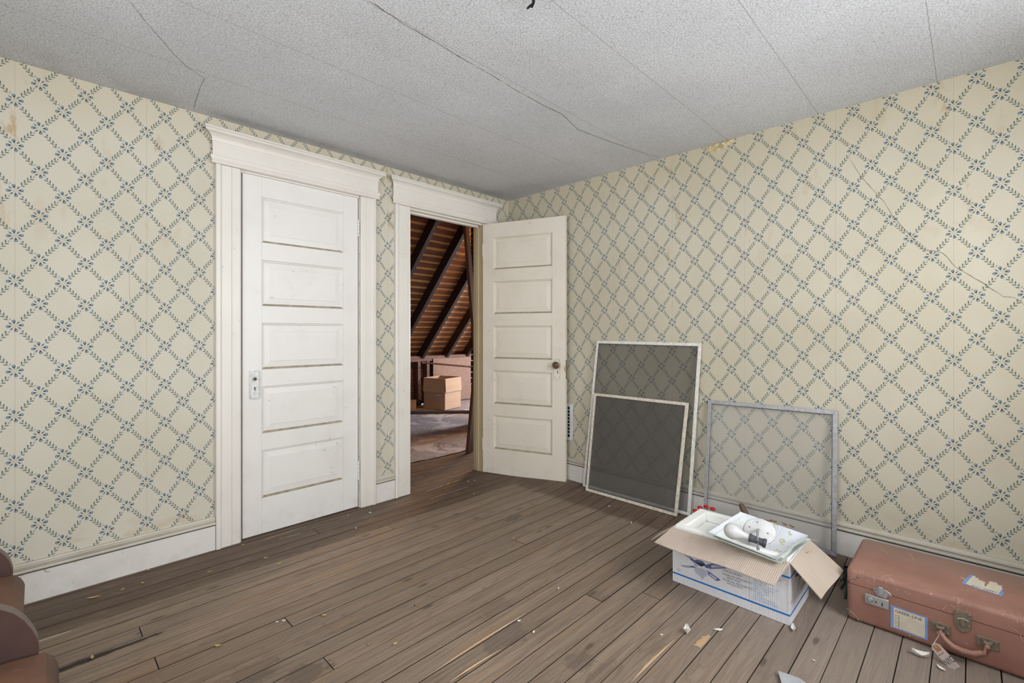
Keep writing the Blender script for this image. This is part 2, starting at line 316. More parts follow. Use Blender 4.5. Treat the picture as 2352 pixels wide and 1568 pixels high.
simple('handle_wood', sr(104, 82, 68), .7, bump=.002); simple('brick', sr(70, 50, 42), .9, var=.4, scale=10., bump=.003); simple('mortar', sr(96, 86, 80), .95); simple('glow_bulb', sr(206, 205, 206), .25, var=.02); simple('crack', sr(96, 84, 70), .9); simple('crack_grey', sr(128, 124, 120), .9); simple('plaster_torn', sr(206, 190, 148), .9, var=.3, scale=60., bump=.004); simple('plaster_white', sr(236, 230, 220), .9)
simple('hardboard', sr(150, 124, 110), .85); simple('grey_scrap', sr(176, 178, 182), .7, var=.1)
# suitcase and leather
g = Gr('suitcase_skin'); n1 = g.noise(g.pos, 5., 4.); fine = g.noise(g.pos, 420., 2.); x, y, z = g.xyz(g.pos)
sc1 = g.noise(g.vec(x*10., y*70., z*12.), 1.2, 3., .6, 1.5); c = g.mix(g.ss(n1, .3, .7), sr(170, 125, 110), sr(150, 107, 94)); c = g.mix(g.ss(fine, .4, .6)*.22, c, sr(120, 80, 68))
c = g.mix(g.ss((sc1-.5).abs(), .0, .010, .7, 0.)*g.ss(z, .155, .18)*g.ss(x, -.54, -.585)*g.ss(g.noise(g.pos, 13., 2.), .46, .6), c, sr(224, 200, 168)); c = g.mix(g.ss(g.noise(g.pos, 26., 3.), .70, .74)*.6, c, sr(216, 190, 160))
du = g.ss(x, -.45, -.25)*g.ss(z, .18, .2); c = g.mix(du*.6, c, sr(142, 120, 108)); M['suitcase'] = g.set(c, .48, fine, .0006, .4)
g = Gr('leather'); n1 = g.noise(g.pos, 7., 4.); fine = g.noise(g.pos, 300., 3.); cr = g.noise(g.pos, 24., 4., .7)
c = g.mix(g.ss(n1, .3, .7), sr(96, 64, 45), sr(68, 45, 33)); c = g.mix(g.ss(cr, .58, .72)*.45, c, sr(128, 84, 57)); M['leather'] = g.set(c, .62, fine, .0006, .4)
simple('leather_dark', sr(62, 38, 31), .68, var=.3, scale=9.); simple('band_grey', sr(100, 88, 80), .5)
# screens: woven wire, partly see-through
def mesh_mat(name, col, open_, grid=None):
    g = Gr(name); x, y, z = g.xyz(g.pos); tr = g.n('ShaderNodeBsdfTransparent'); mx = g.n('ShaderNodeMixShader')
    f = g.ss(g.noise(g.pos, 3., 2.), .3, .7, open_-.02, open_+.02)
    if grid:
        gx = g.m('SINE', y*grid)*g.m('SINE', z*grid); f = f+gx*.17
    g.put(mx.inputs[0], f); g.nt.links.new(g.bs.outputs[0], mx.inputs[1]); g.nt.links.new(tr.outputs[0], mx.inputs[2]); g.nt.links.new(mx.outputs[0], g.out.inputs[0])
    M[name] = g.set(col, .6, metal=.0)
mesh_mat('wire_dark', sr(80, 76, 70), .52); mesh_mat('wire_coarse', sr(90, 86, 82), .44, 460.); mesh_mat('wire_light', sr(196, 196, 194), .74)
g = Gr('shade_glass'); x, y, z = g.xyz(g.obj); v1 = g.voro(g.vec(x*1., y*1., 0.), 26.); n1 = g.noise(g.obj, 70., 1.); ln = g.voro(g.vec(x, y, 0.), 9., 'DISTANCE_TO_EDGE')
c = g.mix(g.ss(v1, .30, .34, 1., 0.)*g.ss(n1, .47, .50)*.85, sr(222, 225, 233), sr(186, 184, 112)); c = g.mix(g.ss(ln, .0, .012, .35, 0.), c, sr(176, 178, 176)); M['shade'] = g.set(c, .12)
simple('glass_edge', sr(196, 214, 206), .15); simple('frosted', sr(222, 228, 224), .25, var=.05)
g = Gr('window_glass'); g.bs.inputs['Transmission Weight'].default_value = 1.; g.bs.inputs['IOR'].default_value = 1.02; M['glass'] = g.set((1, 1, 1), .0)

# ================================================================== STRUCTURE
def zf(X):      # the old floor rises slightly toward the right wall
    t = min(1, max(0, (X+.38)/.38)); return .024*t*t*(3-2*t)
# walls -------------------------------------------------------------
D1 = (-2.097, -1.397); D2 = (-1.008, -.302); DT = 2.052; WT = .115
def wall(name, boxes, mats, face):
    m = MB()
    for b in boxes: m.box(*b)
    o = m.build(name, mats); 
    for p in o.data.polygons:
        if p.normal.dot(Vector(face)) > .9: p.material_index = 0
        else: p.material_index = 1
    return tag(o, kind='structure')
wl = wall('wall_left', [(LEFT-.15, D1[0], 0, WT, 0, H), (D1[0], D1[1], 0, WT, DT, H), (D1[1], D2[0], 0, WT, 0, H), (D2[0], D2[1], 0, WT, DT, H), (D2[1], .15, 0, WT, 0, H)], [M['wallpaper_left'], M['plaster']], (0, -1, 0))
wr = wall('wall_right', [(0, .15, BACK-.15, 0, 0, H)], [M['wallpaper_right'], M['plaster']], (-1, 0, 0))
W1 = (-1.60, -.66); W2 = (-3.25, -2.25); WZ = (.8, 2.1)
wb = wall('wall_back', [(LEFT, W2[0], BACK-.15, BACK, 0, H), (W2[0], W2[1], BACK-.15, BACK, 0, WZ[0]), (W2[0], W2[1], BACK-.15, BACK, WZ[1], H), (W2[1], W1[0], BACK-.15, BACK, 0, H), (W1[0], W1[1], BACK-.15, BACK, 0, WZ[0]), (W1[0], W1[1], BACK-.15, BACK, WZ[1], H), (W1[1], 0, BACK-.15, BACK, 0, H)], [M['wallpaper_left'], M['plaster']], (0, 1, 0))
wall('wall_end', [(LEFT-.15, LEFT, BACK-.15, -2.25, 0, H), (LEFT-.15, LEFT, -1.25, 0, 0, H), (LEFT-.15, LEFT, -2.25, -1.25, 0, WZ[0]), (LEFT-.15, LEFT, -2.25, -1.25, WZ[1], H)], [M['wallpaper_right'], M['plaster']], (1, 0, 0))
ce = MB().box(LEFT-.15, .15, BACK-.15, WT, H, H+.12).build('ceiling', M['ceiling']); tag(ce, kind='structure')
for n, (a, b) in (('window_1', W1), ('added_window_2', W2)):  # the second window is unseen, added to let in fill light
    t = struct(n)
    f = MB(); 
    for (x0, x1, z0, z1) in ((a, a+.05, *WZ), (b-.05, b, *WZ), (a, b, WZ[0], WZ[0]+.05), (a, b, WZ[1]-.05, WZ[1]), (a, b, 1.43, 1.47)): f.box(x0, x1, BACK-.10, BACK-.05, z0, z1)
    f.build('window_frame', M['paint_trim'], t)
    s_ = MB(); s_.box(a-.11, a, BACK, BACK+.02, WZ[0]-.05, WZ[1]+.12); s_.box(b, b+.11, BACK, BACK+.02, WZ[0]-.05, WZ[1]+.12); s_.box(a-.11, b+.11, BACK, BACK+.02, WZ[1], WZ[1]+.12); s_.build('window_casing', M['paint_trim'], t)
    MB().box(a-.13, b+.13, BACK-.05, BACK+.05, WZ[0]-.03, WZ[0]).build('window_sill', M['paint_trim'], t)
t = struct('added_window_3'); f = MB()  # unseen end-wall window, added to spread light over the right wall
for (y0, y1, z0, z1) in ((-2.25, -2.20, *WZ), (-1.30, -1.25, *WZ), (-2.25, -1.25, WZ[0], WZ[0]+.05), (-2.25, -1.25, WZ[1]-.05, WZ[1]), (-2.25, -1.25, 1.43, 1.47)): f.box(LEFT-.10, LEFT-.05, y0, y1, z0, z1)
f.build('window_frame', M['paint_trim'], t); s_ = MB(); s_.box(LEFT, LEFT+.02, -2.36, -2.25, WZ[0]-.05, WZ[1]+.12); s_.box(LEFT, LEFT+.02, -1.25, -1.14, WZ[0]-.05, WZ[1]+.12); s_.box(LEFT, LEFT+.02, -2.36, -1.14, WZ[1], WZ[1]+.12); s_.build('window_casing', M['paint_trim'], t)
MB().box(LEFT-.05, LEFT+.05, -2.38, -1.12, WZ[0]-.03, WZ[0]).build('window_sill', M['paint_trim'], t)
# cracks and damage ---------------------------------------------------
def ribbon(pts, wd, nrm, name, mat, parent):
    m = MB(); pts = [Vector(p) for p in pts]; n = Vector(nrm); out = []
    for i in range(len(pts)-1):
        for k in range(5):
            p = pts[i].lerp(pts[i+1], k/5); out.append(p)
    out.append(pts[-1]); L = []; R = []
    for i, p in enumerate(out):
        t = (out[min(i+1, len(out)-1)]-out[max(0, i-1)]).normalized(); sd = t.cross(n).normalized(); j = sd*random.uniform(-1, 1)*wd*1.6
        ww = wd*random.uniform(.35, 1.1)*(.15 if i in (0, len(out)-1) else 1); L.append(p+j+sd*ww); R.append(p+j-sd*ww)
    k = len(L); m.add(L+R, [(i, i+1, k+i+1, k+i) for i in range(k-1)]); return m.build(name, mat, parent)
ribbon([PX(*p, X=-.0007) for p in ((1952, 365), (1975, 400), (2008, 440), (2030, 462), (2050, 495), (2090, 540), (2118, 572), (2165, 580), (2195, 612), (2250, 645), (2303, 680), (2312, 682))], .0010, (1, 0, 0), 'crack', M['crack'], wr)
ribbon([PX(*p, X=-.0007) for p in ((2303, 681), (2332, 683), (2345, 692), (2352, 700))], .0009, (1, 0, 0), 'crack', M['crack'], wr)
ribbon([PZ(*p, Z=H-.0007) for p in ((296, 0), (335, 50), (400, 125), (425, 150), (469, 180), (458, 205), (452, 225), (445, 250))], .0011, (0, 0, 1), 'crack', M['crack_grey'], ce)
ribbon([PZ(*p, Z=H-.0007) for p in ((845, 0), (935, 60), (1020, 108), (1080, 145), (1140, 178), (1183, 205), (1240, 238), (1290, 262), (1330, 298), (1400, 325), (1460, 345), (1516, 362))], .0016, (0, 0, 1), 'crack', M['crack'], ce)
ribbon([PZ(*p, Z=H-.0008) for p in ((1075, 142), (1110, 160), (1140, 176), (1175, 199), (1215, 222))], .0022, (0, 0, 1), 'crack', M['plaster_white'], ce)
ribbon([PY(*p, Y=-.0007) for p in ((448, 258), (456, 272), (468, 290))], .0007, (0, 1, 0), 'crack', M['crack'], wl)
ribbon([PY(*p, Y=-.0007) for p in ((300, 560), (296, 600), (298, 680), (310, 740), (318, 800), (340, 850), (360, 880))], .0004, (0, 1, 0), 'crack', M['crack_grey'], wl)
dm = MB(); dp = [(1620, 340), (1634, 331), (1650, 326), (1672, 322), (1688, 318), (1686, 326), (1674, 334), (1664, 342), (1655, 341), (1648, 347), (1634, 350), (1626, 346)]
pts = [PX(*p, X=-.001) for p in dp]; c0 = sum(pts, Vector())/len(pts); inn = [c0+(p-c0)*.6+Vector((-.009*random.uniform(.5, 1.2), 0, 0)) for p in pts]; n = len(pts)
dm.add(pts+inn+[c0+Vector((-.006, 0, 0))], [(i, (i+1) % n, n+(i+1) % n, n+i) for i in range(n)]+[(n+i, n+(i+1) % n, 2*n) for i in range(n)]); dm.build('torn_plaster', M['plaster_torn'], wr)
for q in ((1631, 337), (1660, 330), (1664, 333)):
    p = PX(*q, X=-.010); MB().lathe([(.001, -.003), (.006, -.002), (.007, .001), (.002, .004)], Matrix.Translation(p), 7).build('plaster_crumb', M['plaster_white'], wr)
# floor ----------------------------------------------------------------
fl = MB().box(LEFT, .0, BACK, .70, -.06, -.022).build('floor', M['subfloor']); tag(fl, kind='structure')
PITCH = .0857; Y0 = -.0412
joints = {}
def jrow(y): return round((Y0-y)/PITCH-.5)
for X, y in ((-2.186, -.94), (-2.176, -1.281), (-2.608, -.60), (-2.596, -.86), (-1.415, -.426), (-1.025, -1.106), (-1.003, -1.877), (-1.75, -.168), (-1.19, -1.70), (-3.2, -1.45), (-2.5, -2.05), (-1.6, -2.9), (-3.1, -.25), (-.55, -.73), (-2.0, -2.4), (-.7, .3), (-1.9, -3.1)):
    joints.setdefault(jrow(y), []).append(X)
raise_rows = {}
r0 = math.ceil((BACK-Y0)/-PITCH); r1 = -8
for r in range(r1, r0):
    ya = Y0-PITCH*r; yb = ya-PITCH; yb = max(yb, BACK)
    xa, xb = LEFT+.005, -.001
    if ya > .05: xa, xb = (D2[0]-.35, D2[1]+.75)
    if r == -1: pass
    cuts = [xa]+sorted(x for x in joints.get(r, []) if xa < x < xb)+[xb]
    for a, b in zip(cuts[:-1], cuts[1:]):
        ga = random.choice((.0004, .0006, .0009, .0014)); a_, b_ = a+(.0016 if a != xa else 0), b-(.0016 if b != xb else 0)
        xs = [a_]+[x for x in (-.38, -.28, -.19, -.10) if a_ < x < b_]+[b_]; dz = random.uniform(-.0012, .0)
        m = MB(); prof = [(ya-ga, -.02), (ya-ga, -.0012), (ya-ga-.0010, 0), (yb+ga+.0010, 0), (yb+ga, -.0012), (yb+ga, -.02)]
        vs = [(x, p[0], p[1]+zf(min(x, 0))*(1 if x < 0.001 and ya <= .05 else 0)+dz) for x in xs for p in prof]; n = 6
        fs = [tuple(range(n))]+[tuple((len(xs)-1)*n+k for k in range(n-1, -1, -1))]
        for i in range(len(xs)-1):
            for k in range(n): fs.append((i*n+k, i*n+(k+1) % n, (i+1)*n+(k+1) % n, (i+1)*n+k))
        m.add(vs, fs); m.mi = [1, 1]+[(0 if k == 2 else 1) for i in range(len(xs)-1) for k in range(n)]; m.build('plank', [M['plank'], M['gap_dark']], fl)  # gap sides and chamfers coloured dark, for shade as well as old grime
# raw splits along board edges
def sliver(pts, w0, name='splinter', hgt=.003):
    m = MB(); n = len(pts); L = []; R = []; T = []
    for i, p in enumerate(pts):
        q = PZ(*p); k = math.sin(math.pi*(i+.15)/(n-.7)) if 0 < i < n-1 else .08; ww = w0*k*random.uniform(.75, 1.1)
        L.append((q.x, q.y+ww, .0006)); R.append((q.x, q.y-.0008, .0006)); T.append((q.x, q.y+ww*.35, .0006+hgt*k))
    m.add(L+T+R, [(i, i+1, n+i+1, n+i) for i in range(n-1)]+[(n+i, n+i+1, 2*n+i+1, 2*n+i) for i in range(n-1)]); m.build(name, M['raw_wood'], fl)
def between(a, b, n): return [(a[0]+(b[0]-a[0])*i/(n-1), a[1]+(b[1]-a[1])*i/(n-1)) for i in range(n)]
sliver(between((1000, 1540), (1208, 1408), 14), .010); sliver(between((1033, 1566), (1152, 1490), 10), .008); sliver(between((1450, 1566), (1550, 1468), 12), .011)
m = MB(); q = [PZ(*p) for p in ((1591, 1482), (1600, 1477), (1598, 1474), (1612, 1466), (1611, 1462), (1622, 1460), (1625, 1457), (1633, 1461), (1626, 1470), (1620, 1478), (1609, 1489), (1602, 1484))]; m.poly([(p.x, p.y, .0012) for p in q]); m.build('splinter', M['raw_wood'], fl)
for a, b, w_ in (((978, 1128), (1058, 1101), .0022), ((985, 1146), (1077, 1117), .0018), ((606, 1239), (704, 1207), .0013), ((640, 1238), (690, 1224), .0011)):
    ribbon([PZ(*q, .0016) for q in between(a, b, 6)], w_, (0, 0, 1), 'paint_drip', M['plaster_white'], fl)
# attic floor covering, roof ------------------------------------------------
fa = MB().box(-1.6, 4.0, .60, 3.45, -.06, -.004).build('floor_attic', M['subfloor']); tag(fa, kind='structure')
sh = MB(); NX, NY = 40, 30; vs = []; 
for j in range(NY+1):
    for i in range(NX+1):
        X = -1.3+4.6*i/NX; Y = .635+2.75*j/NY+(.012*math.sin(X*9)+.008*math.sin(X*23) if j == 0 else 0); Z = .002+.005*abs(math.sin(X*3.1+Y*2.3))*abs(math.sin(Y*4.1-X*1.2))+(.003 if j == 0 else 0)
        vs.append((X, Y, Z))
sh.add(vs, [(j*(NX+1)+i, j*(NX+1)+i+1, (j+1)*(NX+1)+i+1, (j+1)*(NX+1)+i) for j in range(NY) for i in range(NX)]); sh.build('floor_sheet', M['sheet'], fa, smooth=True)
KW = 3.38; SL = math.radians(46); RZ = .80; cs, sn = math.cos(SL), math.sin(SL)
def roof(t, d, X): return Vector((X, KW+.05-t*cs-d*sn, RZ+t*sn-d*cs))   # t up the slope, d below the deck
ra = MB(); LT = 4.2
def rbox(m, t0, t1, d0, d1, X0, X1): m.prism([(t0, d0), (t1, d0), (t1, d1), (t0, d1)], lambda p, a: roof(p[0], p[1], a), X0, X1)
rbox(ra, -.4, LT, -.05, 0., -1.6, 4.1); ra = ra.build('ceiling_attic', M['roof_deck']); tag(ra, kind='structure')
t = 0.; i = 0
while t < LT-.15:
    m = MB(); rbox(m, t, t+.064, .001, .010, -1.55, 4.0); m.build('roof_board', M['roof_board'], ra); t += .108+random.uniform(-.006, .006)
for X in (-1.00, -.52, -.03, .44, .91, 1.382, 1.863, 2.302, 2.78, 3.26):
    m = MB(); rbox(m, -.1, LT, .011, .14, X-.026, X+.026); m.build('rafter', M['rafter'], ra)
for n, b in (('wall_attic_front', (-1.6, 4.0, WT, WT+.02, H, 4.6)), ('wall_attic_left', (-1.7, -1.6, WT, 3.6, 0, 4.6)), ('wall_attic_right', (4.0, 4.1, WT, 3.6, 0, 4.6)), ('wall_attic_back', (-1.6, 4.0, KW+.10, KW+.16, 0, 1.0))):
    tag(MB().box(*b).build(n, M['old_wood']), kind='structure')
tag(MB().box(.15, 4.0, WT-.02, WT, 0, H).build('wall_attic_partition', M['old_wood']), kind='structure')
kw = struct('wall_attic_knee'); MB().box(-1.5, 3.9, KW-.09, KW+.03, .70, .785).build('top_plate', M['old_wood'], kw)
for X in (.55, .86, 1.12, 1.30, 1.47): MB().box(X, X+.05, KW-.08, KW+.02, 0, .70).build('stud', M['old_wood'], kw)
for k in range(7): MB().box(-1.5, 3.9, KW+.04, KW+.06, .02+k*.1, .113+k*.1).build('siding_board', M['old_wood'], kw)
hb = MB().box(1.575, 3.2, KW-.105, KW-.092, .02, .735).build('hardboard_sheet', M['hardboard']); tag(hb, 'tan hardboard sheet leaning on the attic knee wall behind the carton', 'board')
rl = PY(976, 833, KW-.17); r2 = PY(1092, 843, KW-.55); o = MB().tube([rl+Vector((-.05, .01, .002)), rl, r2, r2+(r2-rl)*.25], .014, 8).build('wooden_pole', M['old_wood']); tag(o, 'thin dark wooden pole strung across the attic above the carton', 'pole')
# chimney stub of bricks, right of the attic doorway
ch = thing('brick_chimney', 'dark brick chimney rising through the attic', 'chimney', (1.14, 1.42, 0)); MB().box(.965, 1.315, 1.245, 1.595, 0, 2.50).build('mortar_core', M['mortar'], ch)
for k in range(34):
    z0 = .005+k*.073; off = .105 if k % 2 else 0
    for q in range(3):
        a = .95+q*.21-off*.98; b_ = a+.20; a = max(a, .95); b_ = min(b_, 1.33)
        if b_-a > .03:
            MB().box(a, b_, 1.232+random.uniform(-.004, .002), 1.30, z0, z0+.062).build('brick', M['brick'], ch)
            y_ = 1.232+(a-.95); MB().box(.946+random.uniform(-.003, .003), 1.0, y_, y_+b_-a, z0, z0+.062).build('brick', M['brick'], ch)
# leaning boards beside the attic doorway
def lean(p0, p1, w_, th_, label):
    d = (p1-p0).normalized(); u = Vector((1, .35, 0)).normalized(); v = d.cross(u).normalized(); u = v.cross(d).normalized()
    m = MB(); vs = [p+u*a+v*b for p in (p0, p1) for b in (0, th_) for a in (0, w_)]
    m.add(vs, [(0, 1, 3, 2), (4, 6, 7, 5), (0, 4, 5, 1), (2, 3, 7, 6), (0, 2, 6, 4), (1, 5, 7, 3)]); o = m.build('leaning_board', M['lean_board'], bevel=.002); return tag(o, label, 'board')
b0 = PZ(1075, 1041, .006); lean(b0, PX(1093, 832, b0.x+.10)+Vector((.02, 0, .12)), .14, .03, 'brown board standing on the floor against the attic side of the door jamb')
t0 = PX(1068, 505, .02); t1 = PX(1092, 800, .12); lean(t1+(t1-t0).normalized()*1.35*0+Vector((0, 0, 0)), t0+(t0-t1).normalized()*.3, .07, .03, 'dark board slanting across the attic beside the chimney')
# ------------------------------------------------------------------ woodwork: casings
def casing(t, x0, x1, flip):
    w_ = x1-x0; P = [(0, 0), (0, -.027), (.006, -.030), (.020, -.030), (.024, -.023), (.028, -.022), (w_*.60, -.022), (w_*.60+.003, -.0185), (w_*.60+.006, -.022), (w_-.006, -.021), (w_, -.016), (w_, 0)]
    m = MB(); m.prism(P, lambda p, a: (x1-p[0] if flip else x0+p[0], p[1], a), .001, DT-.002); return m.build('casing_board', M['paint_trim'], t)
def headtrim(t, x0, x1):
    def mould(P, name, z0):
        m = MB(); n = len(P); vs = [(x0-max(p[0]-.012, 0), -p[0], z0+p[1]) for p in P]+[(x1+max(p[0]-.012, 0), -p[0], z0+p[1]) for p in P]
        fs = [(i, (i+1) % n, n+(i+1) % n, n+i) for i in range(n)]+[tuple(range(n)), tuple(range(2*n-1, n-1, -1))]; m.add(vs, fs); return m.build(name, M['paint_trim'], t)
    mould([(0, 0), (.024, 0), (.030, .003), (.030, .012), (.026, .016), (.032, .024), (.036, .034), (.036, .040), (.030, .043), (0, .043)], 'head_moulding', DT)
    mould([(0, 0), (.024, 0), (.024, .082), (0, .082)], 'frieze_board', DT+.043)
    mould([(0, 0), (.028, 0), (.030, .008), (.026, .011), (.028, .016), (.034, .024), (.045, .033), (.058, .038), (.062, .040), (.062, .048), (.057, .051), (.066, .056), (.066, .062), (0, .062)], 'crown_moulding', DT+.118)
for n, (a, b), xl, xr in (('trim_1', D1, -2.222, -1.288), ('trim_2', D2, -1.138, -.186)):
    t = struct(n); casing(t, xl, a-.004, False); casing(t, b+.004, xr, True); headtrim(t, xl-.004, xr+.004)
    mt = M['paint_trim'] if n == 'trim_1' else M['paint_jamb']
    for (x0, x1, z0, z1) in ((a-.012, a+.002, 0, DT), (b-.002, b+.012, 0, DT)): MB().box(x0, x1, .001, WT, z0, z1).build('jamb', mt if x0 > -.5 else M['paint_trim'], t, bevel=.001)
    MB().box(a, b, .001, WT, DT-.012, DT).build('jamb', M['paint_trim'], t)
    st = .042; 
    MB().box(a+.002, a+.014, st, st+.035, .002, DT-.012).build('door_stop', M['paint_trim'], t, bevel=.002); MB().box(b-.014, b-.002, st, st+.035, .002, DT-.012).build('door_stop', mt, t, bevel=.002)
    MB().box(a+.002, b-.002, st, st+.035, DT-.026, DT-.012).build('door_stop', M['paint_trim'], t, bevel=.002)
# baseboards
def baseb(t, fn, a0, a1, hb_, mats):
    m = MB(); m.prism([(0, 0), (.019, 0), (.019, hb_-.042), (0, hb_-.042)], fn, a0, a1); m.build('board', M[mats[0]], t)
    m = MB(); h0 = hb_-.042; m.prism([(0, h0), (.016, h0), (.016, h0+.003), (.026, h0+.005), (.028, h0+.010), (.026, h0+.016), (.014, h0+.018), (.014, h0+.022), (.023, h0+.027), (.022, h0+.033), (.014, h0+.036), (.012, h0+.042), (0, h0+.042)], fn, a0, a1); m.build('moulding', M[mats[1]], t)
    m = MB(); m.prism([(.015, h0-.0022), (.0194, h0-.0022), (.0194, h0), (.015, h0)], fn, a0, a1); m.build('joint_line', M['gap_dark'], t)
t = struct('baseboard_left')
for a0, a1 in ((LEFT, -2.224), (-1.286, -1.140), (-.184, -.02)): baseb(t, lambda p, a: (a, -p[0], p[1]), a0, a1, .172, ('paint_base', 'paint_bead'))
t = struct('baseboard_right'); baseb(t, lambda p, a: (-p[0], a, p[1]), BACK, -.001, .187, ('paint_base', 'paint_bead'))
# ------------------------------------------------------------------ doors
ROWS = [(1.667, 1.926), (1.305, 1.568), (.942, 1.208), (.576, .846), (.207, .481)]
def door(name, label, W, mat, T_, knob, other=1):
    """leaf in local frame: u from hinge, z up, v = depth (0 = seen face, + = away); T_ maps (u, v, z) to world"""
    t = struct(name, label); S0, S1 = .098, .098+ .508*(W/.714); TH_ = .036
    def bx(nm, u0, u1, z0, z1, v0=0., v1=TH_, mm=None, bev=.0012):
        m = MB(); vs = [T_(u, v, z) for z in (z0, z1) for v in (v0, v1) for u in (u0, u1)]
        m.add(vs, [(0, 2, 3, 1), (4, 5, 7, 6), (0, 1, 5, 4), (2, 6, 7, 3), (0, 4, 6, 2), (1, 3, 7, 5)]); return m.build(nm, mm or mat, t, bevel=bev)
    bx('stile', 0, S0, .008, 2.043); bx('stile', S1, W, .008, 2.043)
    zs = [(.008, ROWS[4][0])]+[(ROWS[i+1][1], ROWS[i][0]) for i in (3, 2, 1, 0)]+[(ROWS[0][1], 2.043)]
    for z0, z1 in zs: bx('rail', S0, S1, z0, z1)
    for z0, z1 in ROWS:
        # recessed panel with a raised field, framed by a stuck moulding
        def ring(m, rects):
            vs = []
            for (e, v) in rects: vs += [T_(S0+e, v, z0+e), T_(S1-e, v, z0+e), T_(S1-e, v, z1-e), T_(S0+e, v, z1-e)]
            fs = [(4*i+k, 4*i+(k+1) % 4, 4*i+4+(k+1) % 4, 4*i+4+k) for i in range(len(rects)-1) for k in range(4)]; return vs, fs
        m = MB(); vs, fs = ring(m, [(0, .000), (.002, .0050), (.005, .0045), (.0065, .0085), (.010, .0090), (.0115, .0140), (.013, .0155)]); m.add(vs, fs); m.mi = [1 if (q % 4 == 0 and q >= 4) else 0 for q in range(len(fs))]; m.build('panel_moulding', [mat, M['ledge_dust']], t, smooth=False)
        m = MB(); vs, fs = ring(m, [(.0125, .0155), (.046, .0115), (.0472, .0095)]); k = len(vs); fs.append((k-4, k-3, k-2, k-1)); m.add(vs, fs)
        vs2 = [T_(S0, TH_-.010, z0), T_(S1, TH_-.010, z0), T_(S1, TH_-.010, z1), T_(S0, TH_-.010, z1)]; m.add(vs2, [(0, 1, 2, 3)]); m.build('panel', mat, t)
    # lock plate
    kc = W-.062 if knob else W-.060; z0, z1 = (.795, .957) if knob else (.777, .946)
    if not knob: kc = W-.062
    def rr(hw, hh, v, n=6, r=.014):
        out = []
        for cx_, cz_, a0 in ((hw-r, hh-r, 0), (-hw+r, hh-r, 90), (-hw+r, -hh+r, 180), (hw-r, -hh+r, 270)):
            for k in range(n): a = math.radians(a0+90*k/(n-1)); out.append(T_(kc+cx_+r*math.cos(a), v, (z0+z1)/2+cz_+r*math.sin(a)))
        return out
    m = MB(); hh = (z1-z0)/2; rings = [rr(.0285, hh, 0), rr(.0275, hh-.001, -.0065), rr(.0225, hh-.006, -.0070), rr(.0200, hh-.0085, -.0030)]; n = len(rings[0]); vs = [v for R in rings for v in R]
    fs = [(i*n+k, i*n+(k+1) % n, (i+1)*n+(k+1) % n, (i+1)*n+k) for i in range(3) for k in range(n)]+[tuple(3*n+k for k in range(n))]; m.add(vs, fs); lp = m.build('lock_plate', M['plate_paint'] if not knob else mat, t, smooth=True)
    zc = (z0+z1)/2
    def disc(nm, u, z, r, v, mm, n=14, v2=0.):
        mm_ = MB(); a = [T_(u+r*math.cos(2*math.pi*k/n), v, z+r*math.sin(2*math.pi*k/n)) for k in range(n)]; b = [T_(u+r*math.cos(2*math.pi*k/n), v2, z+r*math.sin(2*math.pi*k/n)) for k in range(n)]
        mm_.add(a+b, [tuple(range(n))]+[(k, (k+1) % n, n+(k+1) % n, n+k) for k in range(n)]); return mm_.build(nm, mm, lp)
    for su in (-.013, .013):
        for sz in (-hh+.018, hh-.018): disc('screw', kc+su, zc+sz, .0038, -.0046, M['steel'] if knob else mat, 8)
    disc('keyhole', kc, zc-.020, .0042, -.0040, M['black'], 10, -.001); m = MB(); m.poly([T_(kc-.0022, -.0040, zc-.022), T_(kc+.0022, -.0040, zc-.022), T_(kc+.0026, -.0040, zc-.036), T_(kc-.0026, -.0040, zc-.036)]); m.build('keyhole', M['black'], lp)
    uz = zc+.030
    if knob:
        O = T_(kc, 0, uz); ax = (T_(kc, -1, uz)-O).normalized(); q = Vector((0, 0, 1)).rotation_difference(ax).to_matrix().to_4x4(); K = Matrix.Translation(O) @ q
        kn = MB().lathe([(.013, 0), (.015, .003), (.011, .006), (.009, .022), (.012, .028), (.024, .034), (.0275, .042), (.027, .050), (.022, .054), (.018, .0535), (.0165, .051), (.013, .0515), (.011, .054), (.002, .055)], K, 24).build('door_knob', M['knob_brown'], t, smooth=True)
    else:
        disc('spindle_rim', kc, uz, .0125, -.0065, M['brass_old'], 18, -.002); disc('spindle_hole', kc, uz, .0075, -.0070, M['black'], 14, -.004)
    return t, bx
def T1(u, v, z): return Vector((-1.405-u, .001+v, z))
d1, bx1 = door('door_1', 'closed white five-panel door with a knobless lock plate', .684, M['paint_door'], T1, False)
hp = Vector((-.313, -.012, 0)); dv = Vector((.335, -.942, 0)).normalized(); nv = Vector((-dv.y, dv.x, 0))     # nv points away from the camera side
if nv.dot(CAM-hp) > 0: nv = -nv
def T2(u, v, z): return Vector((hp.x, hp.y, 0))+dv*u+nv*v+Vector((0, 0, z))
d2, bx2 = door('door_2', 'open cream five-panel door with a brown knob, swung against the wall', .714, M['paint_open_door'], T2, True)
bx2('latch_plate', .7135, .7155, .80, .945, .006, .030, M['brass_old'], 0)
m = MB(); m.prism([(.700, .872), (.7141, .850), (.7142, .895), (.704, .905)], lambda p, a: T2(p[0], a, p[1]), -.0006, .002); m.build('chipped_wood', M['raw_wood'], d2)
